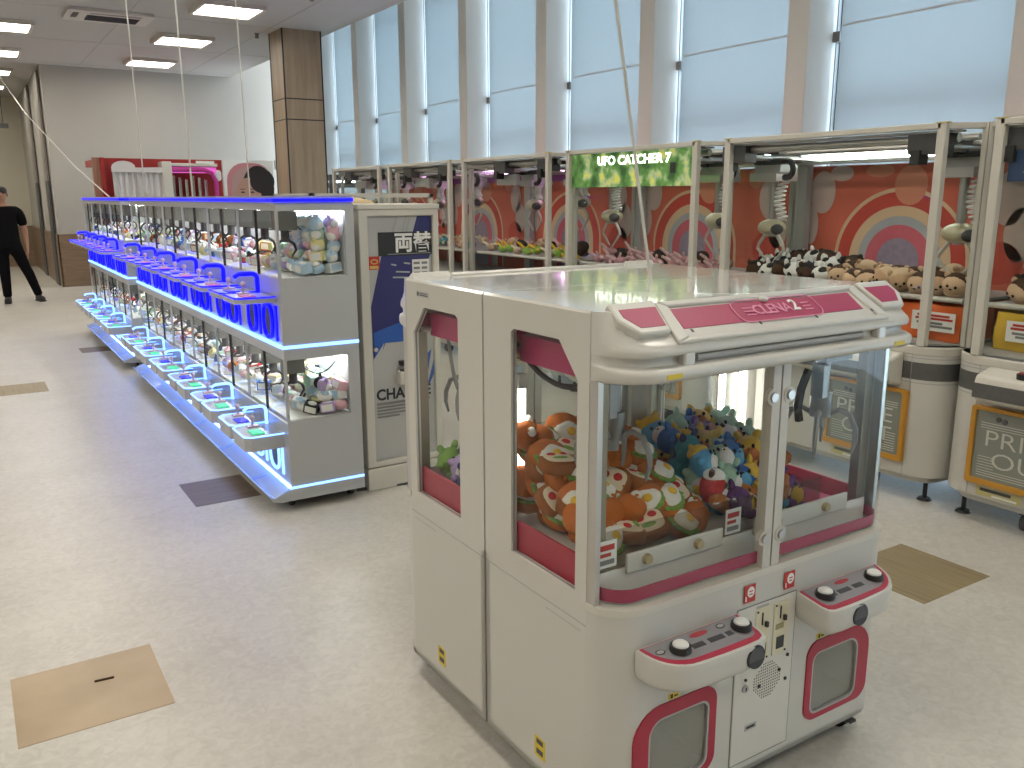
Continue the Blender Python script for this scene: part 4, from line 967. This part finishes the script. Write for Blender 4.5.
    def band(r0, r1, m, l):
        n = 28; x = XBK-.0355-.0012*l; vs = []; fs = []
        for i in range(n+1):
            a = PI*i/n; vs += [(x, cy+r1*math.cos(a), min(1.789, cz+r1*.96*math.sin(a))), (x, cy+r0*math.cos(a), min(1.789, cz+r0*.96*math.sin(a)))]
        for i in range(n): fs.append((2*i, 2*i+1, 2*i+3, 2*i+2))
        k = len(vs); vs += [(x, cy+r1, .86), (x, cy+r0, .86), (x, cy-r1, .86), (x, cy-r0, .86)]
        fs += [(0, 1, k+1, k), (2*n, 2*n+1, k+3, k+2)]
        lay.add(vs, fs, m)
    for l, (r0, r1, m) in enumerate(((.44, .465, 2), (.35, .44, 5), (.285, .35, 2), (.23, .285, 3), (.145, .23, 4), (.0, .145, 6))): band(r0, r1, m, 1+.2*l)
    for y, z, a, c, m in ((.62, 1.62, .10, .14, 7), (.48, 1.74, .09, .05, 7), (-.02, 1.66, .11, .12, 8), (-.22, 1.74, .06, .05, 1), (-.32, 1.74, .06, .05, 1), (-.62, 1.58, .10, .15, 7), (-.70, 1.38, .09, .15, 7), (.72, 1.40, .08, .14, 7), (-.60, 1.22, .13, .12, 5), (.70, 1.15, .1, .13, 0), (.2, 1.75, .1, .04, 8), (-.48, 1.72, .07, .07, 8)):
        x = XBK-.0372; pts = circ(y, z, a, 24, c); lay.add([(x, u, min(v, 1.789)) for u, v in pts], [tuple(range(24))], m)
    obj('backdrop', lay, [PCORAL, PORA, PCRM, PGRY, PPNK, PRED, PLAV, BALW, BALP], t)
    # gantry
    g = obj('gantry', B().cyl((.10, -UV/2+.1, 1.875), (.10, UV/2-.1, 1.875), .022, n=12).cyl((.76, -UV/2+.1, 1.875), (.76, UV/2-.1, 1.875), .02, n=12).cyl((.28, -UV/2+.1, 1.885), (.28, UV/2-.1, 1.885), .016, n=10).cyl((.45, -UV/2+.1, 1.865), (.45, UV/2-.1, 1.865), .018, n=10).cyl((.58, -UV/2+.1, 1.885), (.58, UV/2-.1, 1.885), .016, n=10).box(.05, .12, -UV/2+.08, UV/2-.08, 1.90, 1.912).box(.70, .8, -UV/2+.06, UV/2-.06, 1.80, 1.82), STEEL, t)
    for y in ys: obj('bridge', B().cyl((.08, y+.07, 1.83), (.8, y+.07, 1.83), .018, n=10, m=0).cyl((.08, y-.05, 1.83), (.8, y-.05, 1.83), .018, n=10, m=0).box(.04, .14, y-.09, y+.1, 1.80, 1.90, 1).box(.12, .75, y-.01, y+.03, 1.86, 1.89, 2).box(.02, .1, y+.02, y+.07, 1.75, 1.82, 2), [STEEL, DKGREY, BLACK], g)
    lm = emis('purple_tube', (.85, .45, .9), 14.) if purple else LEDT
    tb = obj('light_tube', B().cyl((.70, -UV/2+.12, 1.84), (.70, UV/2-.14, 1.84), .016, n=10), lm, t)
    obj('reflector', B().box(.72, .73, -UV/2+.1, UV/2-.12, 1.81, 1.89), WHT, tb)
    obj('tube_socket', B().cyl((.70, -UV/2+.06, 1.84), (.70, -UV/2+.13, 1.84), .03, n=12).cyl((.70, UV/2-.14, 1.84), (.70, UV/2-.06, 1.84), .03, n=12), DKGREY, tb)
    for y, z in zip(ys, zs): ufo_claw(t, y, z)
    # fabric bins under the bed
    # back inner columns
    obj('inner_column', B().box(.76, .82, .70, .77, .85, 1.9), LGREY, t)
    if header == 'lit':
        hd = obj('lit_header', B().box(.022, .036, -UV/2+DY+.03, UV/2-DY-.03, 1.665, 1.912), HDM, t)
        textmesh('UFO CATCHER 7', .088, emis('header_text', (.9, 1., .8), 3.2), 'lettering', hd, MF((.0205, -.05, 1.852), '-X'), bold=.002, depth=.001, sx=1.2)
    elif header == 'blue':
        obj('blue_header', B().box(.05, .07, -UV/2+.14, UV/2-DY-.03, 1.66, 1.90, 0).box(.045, .05, -.5, .5, 1.84, 1.846, 1).box(.045, .05, -.55, .6, 1.70, 1.704, 1), [mat('header_blue', (.02, .05, .13), .3), LGREY], t)
        obj('header_print', B().box(.045, .05, .1, .45, 1.76, 1.80, 0), [mat('print_navy', (.01, .015, .04), .4)], t)
    elif purple:
        obj('valance', B().box(XBK-.06, XBK-.05, -UV/2+.06, UV/2-.06, 1.74, 1.91, 0), mat('valance_purple', (.45, .12, .42), .4), t)
        obj('sign_box', B().box(.12, .16, -.05, .28, 1.70, 1.79, 0).box(.12, .2, -.3, .45, 1.84, 1.90, 1), [LGREY, CHROME], t)
    for y, s in ((UV/2-.14, 1), (-UV/2+.14, -1)):
        pass
    # feet and casters
    for y in (-UV/2+.10, -UV/2+.42, UV/2-.42, UV/2-.10):
        if abs(y) > .6: obj('levelling_foot', B().cyl((.12, y, 0), (.12, y, .012), .04, .03, n=14).cyl((.12, y, .012), (.12, y, .11), .012, n=8), BLACK, t)
        else:
            c = obj('caster', B().box(.08, .16, y-.025, y+.025, .085, .1).cyl((.12, y-.02, .045), (.12, y+.02, .045), .045, n=18), DKGREY, t)
    return t
LEDT = emis('tube_green_white', (.88, 1., .93), 20.)
# backlit header picture: foliage greens
HDM = bpy.data.materials.new('header_picture'); HDM.use_nodes = True
nt = HDM.node_tree; bs = nt.nodes['Principled BSDF']
tc = nt.nodes.new('ShaderNodeTexCoord'); n1 = nt.nodes.new('ShaderNodeTexNoise'); n1.inputs['Scale'].default_value = 9; n1.inputs['Detail'].default_value = 4
cr = nt.nodes.new('ShaderNodeValToRGB'); e = cr.color_ramp.elements
e[0].position = .34; e[0].color = (.02, .07, .015, 1); e[1].position = .66; e[1].color = (.5, .48, .06, 1); x_ = e.new(.5); x_.color = (.10, .22, .05, 1); x_ = e.new(.58); x_.color = (.30, .36, .20, 1)
nt.links.new(tc.outputs['Object'], n1.inputs['Vector']); nt.links.new(n1.outputs['Fac'], cr.inputs[0]); nt.links.new(cr.outputs[0], bs.inputs['Emission Color']); nt.links.new(cr.outputs[0], bs.inputs['Base Color'])
bs.inputs['Emission Strength'].default_value = .55
XU = 4.10; PU = 1.688; YC0 = 1.57
UF = [('claw machine at the right edge with a dark blue top panel and a yellow bin', dict(header='blue', ys=(.62, -.62), zs=(1.39, 1.39))),
      ('claw machine with an orange bin and coiled white cords before a rainbow poster', dict(cy=.03, ys=(.68, -.60), zs=(1.395, 1.40))),
      ('claw machine under the green backlit header sign', dict(header='lit', cy=.15, ys=(.66, -.52), zs=(1.44, 1.43))),
      ('claw machine with purple lit top just left of the green header', dict(purple=True, ys=(.1, -.6), zs=(1.52, 1.55))),
      ('claw machine with purple lit top, second left of the green header', dict(purple=True, ys=(.3, -.5), zs=(1.52, 1.55))),
      ('claw machine at the far end of the row by the wood pillar', dict(purple=True, ys=(.3, -.5), zs=(1.52, 1.55)))]
um = []
for i, (lab, kw) in enumerate(UF): um.append(make_ufo(lab, (XU, YC0+i*PU, 0), **kw))
# bins hung under the beds
def fabric_bin(y0, y1, m, lab, nc):
    t = thing('fabric_bin', lab, 'bin', (XU+.19, (y0+y1)/2, .852))
    h = (y1-y0)/2; n = 10; rows = []
    r = random.Random(3)
    for z in (0, .05, .10, .15, .185):
        rows.append([(.012*math.sin(u*9+z*30)-.005*z*20*(1-abs(u)), u*h, z) for u in [-1+2*i/20 for i in range(21)]]+[(.30, u*h, z) for u in [1-2*i/20 for i in range(21)]])
    b = B().loft(rows, 0, True); b.add(rows[0], [tuple(range(42))])
    obj('bag', b, m, t)
    c = obj('notice', B().box(-.03, -.026, nc-.12, nc+.12, .05, .15, 0), [WHT], t)
    q = B()
    for z, a, e_, mm in ((.125, -.10, .10, 0), (.108, -.12, .11, 0), (.085, -.06, .10, 1), (.068, -.12, .08, 1)): q.box(-.032, -.030, nc+a*.9, nc+e_*.9, z, z+.012, mm)
    obj('notice_print', q, [REDL, GREY], c)
fabric_bin(YC0+PU-.795, YC0+PU-.06, mat('bin_orange', (.72, .13, .02), .6), 'bright orange fabric bin with a white notice under the plush bed', -.23)
fabric_bin(YC0+.0, YC0+.72, mat('bin_yellow', (.60, .38, .02), .6), 'yellow fabric bin with a white notice at the right edge', .17)
# plush on the beds
def plush_head(mb, mf, nm):
    t = thing(nm, '-', 'plush toy')
    obj('head', B().ell((0, 0, 0), (.085, .095, .08), nu=18, nv=11).ell((.03, 0, -.07), (.07, .08, .04), nu=14, nv=7), mb, t)
    obj('hair', B().ell((.02, .0, .022), (.085, .098, .072), nu=18, nv=10), mf, t)
    obj('eye', B().ell((-.078, .03, -.005), (.01, .012, .012), nu=8, nv=5).ell((-.078, -.03, -.005), (.01, .012, .012), nu=8, nv=5).ell((-.086, 0, -.025), (.006, .012, .006), nu=8, nv=5), BLK, t)
    obj('ear', B().ell((.0, .075, .065), (.022, .026, .026), nu=8, nv=6).ell((.0, -.075, .065), (.022, .026, .026), nu=8, nv=6), mb, t)
    return t
def plush_cow():
    t = thing('spotted_plush', '-', 'plush toy')
    obj('body', wob(B().ell((0, 0, 0), (.09, .11, .07), nu=18, nv=11), .05, 30, 4), WTP, t)
    obj('spot', B().ell((-.03, .05, .035), (.045, .04, .033), nu=10, nv=6).ell((-.02, -.06, .03), (.05, .036, .038), nu=10, nv=6).ell((-.075, .0, -.01), (.018, .03, .03), nu=10, nv=6), BLK, t)
    obj('ear', B().ell((-.02, .085, .065), (.02, .022, .04), nu=8, nv=6).ell((-.02, -.04, .075), (.02, .022, .04), nu=8, nv=6), WTP, t)
    return t
def plush_limb(m1, m2):
    t = thing('long_limb_plush', '-', 'plush toy')
    obj('body', B().ell((0, 0, 0), (.07, .08, .055), nu=14, nv=9), m1, t)
    obj('limb', B().tube([(0, .05, .02), (-.03, .10, .07), (-.05, .15, .10)], [.02, .018, .014], 8).tube([(0, -.05, .01), (-.05, -.12, .02), (-.06, -.19, .0)], [.02, .018, .014], 8).tube([(-.02, .0, .04), (-.05, -.04, .09)], [.018, .012], 8), m2, t)
    return t
K = {'brown': plush_head(pm('skin', (.62, .43, .28)), DBR, 'brown_haired_plush'), 'tan': plush_head(pm('tan', (.5, .33, .2)), pm('fawn', (.62, .46, .3)), 'tan_plush'), 'cow': plush_cow(), 'rose': plush_limb(pm('dusty_rose', (.48, .25, .27)), pm('pale_rose', (.62, .42, .42))), 'green': plush_limb(pm('leaf', (.25, .45, .08)), YLW), 'dark': plush_head(DBR, BLK, 'dark_plush'), 'grey': plush_head(pm('greyfur', (.3, .3, .31)), WTP, 'grey_plush'), 'beige': plush_limb(BEI, CRM), 'blue': plush_limb(TEAL, BEI)}
LK = {'brown': 'beige plush with brown hair', 'tan': 'tan plush with fawn cap', 'cow': 'black and white spotted plush', 'rose': 'dusty rose long limbed plush', 'green': 'leaf green plush with yellow limbs', 'dark': 'dark brown plush', 'grey': 'grey plush with white cap', 'beige': 'beige long limbed plush', 'blue': 'teal plush with beige limbs'}
spots = []; r = random.Random(9)
WHERE = [' above yellow bin', ' above orange bin', ' under green header', ' left of green header', ' in second purple machine', ' in farthest claw machine']
def fill(i, seq, y0, y1, n, zb=1.125, lay=2):
    for l in range(lay):
        for k in range(n):
            y = YC0+i*PU+y0+(y1-y0)*(k+.5+(.4 if l else 0))/n
            x = XU+.30+.17*l+r.uniform(-.02, .02)
            kk = seq[(k*2+l) % len(seq)]
            spots.append((kk, (x, y, zb+.025*l+r.uniform(-.01, .02)), (r.uniform(-.3, .3), r.uniform(-.3, .2), r.uniform(-.5, .5)), LK[kk]+WHERE[i]+', %s row, %s from right' % (ORD[l], ORD[k]), 'plush '+WHERE[i]+': '+kk))
fill(0, ['tan', 'grey', 'brown', 'dark'], -.72, .74, 10)
fill(1, ['brown', 'tan', 'brown', 'tan', 'brown'], -.74, .10, 8); fill(1, ['cow', 'cow', 'dark', 'cow'], .12, .74, 6, zb=1.13, lay=3)
fill(2, ['rose', 'rose', 'rose', 'rose', 'rose', 'dark'], -.72, .74, 10, zb=1.10)
fill(3, ['green', 'dark', 'green', 'tan', 'beige', 'rose'], -.72, .74, 9, zb=1.11); fill(4, ['blue', 'beige', 'tan'], -.72, .74, 7, zb=1.11); fill(5, ['beige', 'tan'], -.7, .7, 3, lay=1)
scatter(K, spots, .68)

# ------------------------------------------------------------------ photo booth beyond the crane row
t = thing('photo_booth', 'red and white photo booth beyond the small crane row, magenta lit inside', 'photo booth', (1.95, 15.0, 0))
obj('shell', B().box(.0, 1.86, .0, .06, 0, 2.2).box(0, .06, -.16, 0, 0, 2.2).box(0, 1.86, .06, 1.6, 2.1, 2.2), mat('booth_red', (.30, .015, .015), .4), t)
obj('side_board', B().box(-.10, 0, -.1, .0, 0, 2.2), woodmat('booth_side', (.22, .1, .07), (.3, .16, .11)), t)
cur = B(); rows = []
cx_ = [(.14+.72*i/36, -.30-.02*math.sin(i*1.4), 0) for i in range(37)]
cur.loft([[(x, y, z) for x, y, _ in cx_] for z in (.2, 2.02)])
for i in range(2): cur.box(.14+.36*i, .15+.36*i, -.33, -.32, .2, 2.03)
obj('curtain', cur, mat('curtain_white', (.55, .54, .55), .7), t)
obj('curtain_head', B().prism([(.13, 1.98), (.13, 2.05)]+[(.30+.17*math.cos(a), 2.05+.10*math.sin(a)) for a in [PI-PI*i/8 for i in range(9)]]+[(.9, 2.06), (.9, 1.98)], -.34, -.30, 'xz'), mat('curtain_white', (.6, .6, .6)), t)
obj('portal', B().box(.86, 1.0, -.35, 0, 0, 2.15).box(1.0, 1.72, -.3, 0, 2.08, 2.13), WHITE, t, bevel=.01)
obj('lit_canopy', B().box(1.0, 1.7, -.28, -.22, 1.98, 2.07), emis('magenta_lamp', (.6, .10, .45), .6), t)
obj('lit_edge', B().tube([(1.02, -.3, 2.03), (1.5, -.3, 2.03), (1.62, -.3, 1.98), (1.68, -.3, 1.85), (1.68, -.3, 1.2)], .035, 8), emis('magenta_edge', (.30, .02, .16), .2), t)
tb = B()
for i in range(6): tb.cyl((1.05+.1*i, -.12, 1.2), (1.05+.1*i, -.12, 1.94-.03*(i % 3)), .03, n=10)
obj('chrome_tube', tb, CHROME, t)
obj('badge', B().prism(rrect(1.72, 1.84, 1.86, 2.04, .05), -.02, 0, 'xz').box(1.45, 1.74, -.02, 0, 2.13, 2.18), WHT, t)
q = B().box(1.88, 2.72, -.0, .04, .3, 2.2, 0)
q.prism(rrect(1.93, 2.70, .5, 2.16, [.05, .05, .3, .3]), -.004, 0, 'xz', 1); q.prism(rrect(2.0, 2.70, .5, 2.10, [.05, .05, .2, .3]), -.006, -.003, 'xz', 2)
q.prism(circ(2.45, 1.74, .27, 28, .38), -.008, -.005, 'xz', 3); q.prism(circ(2.28, 1.62, .21, 28, .30), -.010, -.007, 'xz', 4)
q.prism(circ(2.52, 1.86, .21, 24, .20), -.0115, -.009, 'xz', 3)
for x in (2.18, 2.34): q.prism(circ(x, 1.68, .035, 14, .014), -.012, -.009, 'xz', 3); q.box(x-.045, x+.04, -.012, -.009, 1.725, 1.735, 3)
q.prism(circ(2.19, 1.40, .05, 14, .018), -.012, -.009, 'xz', 5)
obj('portrait_panel', q, [WHT, mat('portrait_pink', (.5, .2, .22), .6), mat('portrait_back', (.42, .26, .24), .6), mat('portrait_hair', (.015, .008, .008), .5), mat('portrait_skin', (.42, .24, .18), .6), REDL], t)
tag(obj('grey_post', B().box(4.69, 4.78, 14.7, 14.8, 0, 2.12).box(4.6, 4.85, 14.66, 14.7, 2.05, 2.2).box(4.62, 4.86, 14.6, 14.86, 0, .02), LGREY), 'pale grey post with a small box on top between the portrait panel and the pillar', 'post')
t = thing('display_shelf', 'dark topped display shelf with strip lights past the wood pillar', 'shelf', (5.15, 13.6, 0))
obj('frame', B().box(0, .6, 0, 1.2, 1.75, 1.95).box(0, .05, 0, .05, 0, 1.75).box(.55, .6, 0, .05, 0, 1.75).box(0, .05, 1.15, 1.2, 0, 1.75).box(.55, .6, 1.15, 1.2, 0, 1.75), DKGREY, t)
obj('strip_light', B().box(.05, .55, -.01, .0, 1.83, 1.85).box(-.01, 0, .1, 1.1, 1.83, 1.85), LEDT, t)

# ------------------------------------------------------------------ person walking
def skin(name, chains, m, parent, sub=2):
    me = bpy.data.meshes.new(name); vs = []; es = []; rs = []; idx = {}
    for ch in chains:
        prev = None
        for p in ch:
            key = tuple(round(c, 4) for c in p[:3])
            if key not in idx: idx[key] = len(vs); vs.append(key); rs.append(p[3:])
            i = idx[key]
            if prev is not None: es.append((prev, i))
            prev = i
    me.from_pydata(vs, es, []); me.materials.append(m)
    o = bpy.data.objects.new(name, me); C.objects.link(o)
    sk = o.modifiers.new('skin', 'SKIN'); sk.use_smooth_shade = True
    me.skin_vertices.new() if not me.skin_vertices else None
    for i, rr in enumerate(rs):
        sv = me.skin_vertices[0].data[i]; sv.radius = (rr[0], rr[1] if len(rr) > 1 else rr[0])
    me.skin_vertices[0].data[0].use_root = True
    md = o.modifiers.new('subsurf', 'SUBSURF'); md.levels = sub; md.render_levels = sub
    bpy.context.view_layer.update(); dg = bpy.context.evaluated_depsgraph_get()
    m2_ = bpy.data.meshes.new_from_object(o.evaluated_get(dg)); bpy.data.objects.remove(o)
    m2_.name = name
    for p in m2_.polygons: p.use_smooth = True
    return obj(name, m2_, None, parent)
SK = mat('skin', (.36, .19, .125), .55); CLB = mat('black_shirt', (.005, .005, .006), .9, spec=.1); CLT = mat('black_trousers', (.004, .004, .005), .9, spec=.1)
# local frame: x right in the picture, y away, z up; walking to the right while facing the camera side
t = thing('person', 'person in black polo shirt, black trousers and black shoes walking at the far left', 'person', (.62, 15.5, 0))
hip = (.0, 0, .93); LA = (.36, .05, .09); RA = (-.08, .0, .09)
body = [[(0, 0, .93, .15, .12), (0, 0, 1.10, .15, .11), (-.005, 0, 1.28, .165, .12), (-.01, 0, 1.42, .12, .09), (-.012, -.005, 1.49, .055, .055), (-.015, -.015, 1.55, .052, .055), (-.018, -.03, 1.61, .075, .088), (-.018, -.025, 1.68, .074, .090), (-.018, -.02, 1.735, .05, .06)],
        [(-.01, 0, 1.42, .12, .09), (.15, .0, 1.40, .062), (.20, .01, 1.38, .060), (.245, .02, 1.13, .047), (.25, .03, 1.08, .045), (.255, .0, .86, .030), (.255, -.005, .82, .036, .022), (.255, -.01, .76, .034, .018)],
        [(-.01, 0, 1.42, .12, .09), (-.17, .0, 1.40, .062), (-.22, .01, 1.38, .060), (-.26, -.02, 1.13, .047), (-.265, -.03, 1.08, .045), (-.25, -.12, .90, .030), (-.25, -.135, .86, .036, .022), (-.25, -.15, .80, .034, .018)],
        [(0, 0, .93, .15, .12), (.10, 0, .86, .088), (.20, .01, .52, .062), (.24, .03, .44, .058), (.34, .07, .10, .040), (.33, .05, .05, .04)],
        [(0, 0, .93, .15, .12), (-.10, 0, .86, .088), (-.09, -.03, .50, .062), (-.09, -.03, .44, .058), (-.09, .02, .10, .040), (-.09, .0, .05, .04)]]
bo = skin('body', body, SK, t)
f = []
for s, wx, wy, wz, d in ((1, .255, -.01, .76, 0), (-1, -.25, -.15, .80, 0)):
    for k, L in enumerate((.055, .065, .06, .048)):
        yy = wy-.024+.016*k
        f.append([(wx, wy, wz, .012), (wx, yy, wz-.03, .009), (wx-.004*s, yy-.003, wz-.03-L*.5, .0085), (wx-.014*s, yy-.005, wz-.03-L, .007)])
    f.append([(wx, wy, wz, .012), (wx-.015*s, wy-.032, wz+.02, .010), (wx-.022*s, wy-.045, wz-.01, .009), (wx-.024*s, wy-.048, wz-.035, .007)])
hm = B()
for ch in f:
    hm.tube([p[:3] for p in ch], [p[3] for p in ch], 6)
obj('hand', hm, SK, t, smooth=60)
fb = B().ell((-.018, -.118, 1.635), (.014, .022, .022), nu=10, nv=7).ell((.072, -.02, 1.645), (.014, .022, .032), nu=10, nv=7).ell((-.106, -.02, 1.645), (.014, .022, .032), nu=10, nv=7).ell((-.018, -.108, 1.595), (.026, .012, .007), nu=10, nv=6)
fc = obj('face', fb, SK, t)
eb = B()
for s in (-1, 1): eb.ell((-.018+s*.032, -.102, 1.665), (.012, .008, .007), nu=8, nv=5).box(-.018+s*.032-.018, -.018+s*.032+.018, -.112, -.10, 1.682, 1.688)
obj('eye', eb, BLK, fc)
obj('hair', B().ell((-.018, .0, 1.705), (.093, .110, .075), nu=18, nv=10).ell((-.018, .035, 1.665), (.088, .075, .075), nu=16, nv=9), mat('hair_black', (.012, .009, .008), .6), t, smooth=60)
skin('shirt', [[(0, 0, .76, .20, .16), (0, 0, .90, .195, .155), (0, 0, 1.10, .18, .138), (-.005, 0, 1.28, .185, .138), (-.01, 0, 1.42, .135, .105), (-.012, -.003, 1.475, .07, .07)],
               [(-.01, 0, 1.42, .135, .105), (.15, .0, 1.405, .078), (.205, .01, 1.375, .078), (.240, .020, 1.16, .074)],
               [(-.01, 0, 1.42, .135, .105), (-.17, .0, 1.405, .078), (-.225, .01, 1.375, .078), (-.252, -.014, 1.16, .074)]], CLB, t)
skin('trousers', [[(0, 0, 1.04, .16, .125), (0, 0, .90, .175, .14), (.10, 0, .84, .11), (.20, .01, .52, .082), (.24, .03, .44, .080), (.335, .068, .12, .066), (.34, .07, .085, .064)],
                  [(0, 0, .90, .165, .13), (-.10, 0, .84, .11), (-.09, -.03, .50, .082), (-.09, -.03, .44, .080), (-.09, .018, .12, .066), (-.09, .02, .085, .064)]], CLT, t)
sh = B()
for x, y, yw in ((.34, .04, .25), (-.09, -.01, -.1)):
    M = Matrix.Translation((x, y, 0)) @ Matrix.Rotation(yw, 4, 'Z')
    sh.ell((0, -.05, .042), (.052, .145, .046), nu=14, nv=8, M=M, e=.8); sh.box(-.045, .045, -.17, .07, 0, .02, M=M); sh.cyl((0, .02, .04), (0, .02, .11), .05, .045, n=12, M=M)
obj('shoe', sh, RUBBER, t, smooth=60)
tag(obj('dark_sign', B().box(1.0, 1.2, 22.6, 22.65, 3.1, 3.2).box(1.09, 1.11, 22.6, 22.65, 3.2, CEIL), DKGREY), 'small dark sign hanging over the far walkway', 'sign')
# thin rubbish scraps on the floor
for i, (x, y, l, a) in enumerate(((.24, 2.97, .06, .1), (-.1, 3.55, .05, .9))):
    M = Matrix.Translation((x, y, .002)) @ Matrix.Rotation(a-.2, 4, 'Z')
    tag(obj('scrap', B().box(-l/2, l/2, -.004, .004, 0, .004, M=M), DBR), 'tiny dark scrap lying on %s' % ('the tan floor inlay' if i == 0 else 'the vinyl floor left of the tan inlay'), 'scrap')

# ------------------------------------------------------------------ daylight, camera, colour
wd = bpy.data.worlds.new('world'); S.world = wd; wd.use_nodes = True
bg = wd.node_tree.nodes['Background']; bg.inputs[0].default_value = (.80, .895, 1., 1); bg.inputs[1].default_value = 5.6
cam = bpy.data.cameras.new('camera'); co = bpy.data.objects.new('camera', cam); C.objects.link(co)
R = Matrix(((0.84449247, 0.11669825, -0.52269875), (-0.53555895, 0.17851965, -0.82541344), (-0.00301231, 0.97699143, 0.21325729)))
co.matrix_world = Matrix.Translation((0, 0, 1.6)) @ R.to_4x4()
cam.sensor_width = 36; cam.lens = 860/1024*36; cam.clip_start = .05; cam.clip_end = 100
S.camera = co
S.view_settings.view_transform = 'Standard'; S.view_settings.look = 'None'; S.view_settings.exposure = .42; S.view_settings.gamma = 1; S.view_settings.use_curve_mapping = False
S.cycles.max_bounces = 7; S.cycles.diffuse_bounces = 4; S.cycles.glossy_bounces = 4; S.cycles.transmission_bounces = 4; S.cycles.transparent_max_bounces = 40
S.cycles.caustics_reflective = False; S.cycles.caustics_refractive = False; S.cycles.sample_clamp_indirect = 6; S.cycles.use_denoising = True
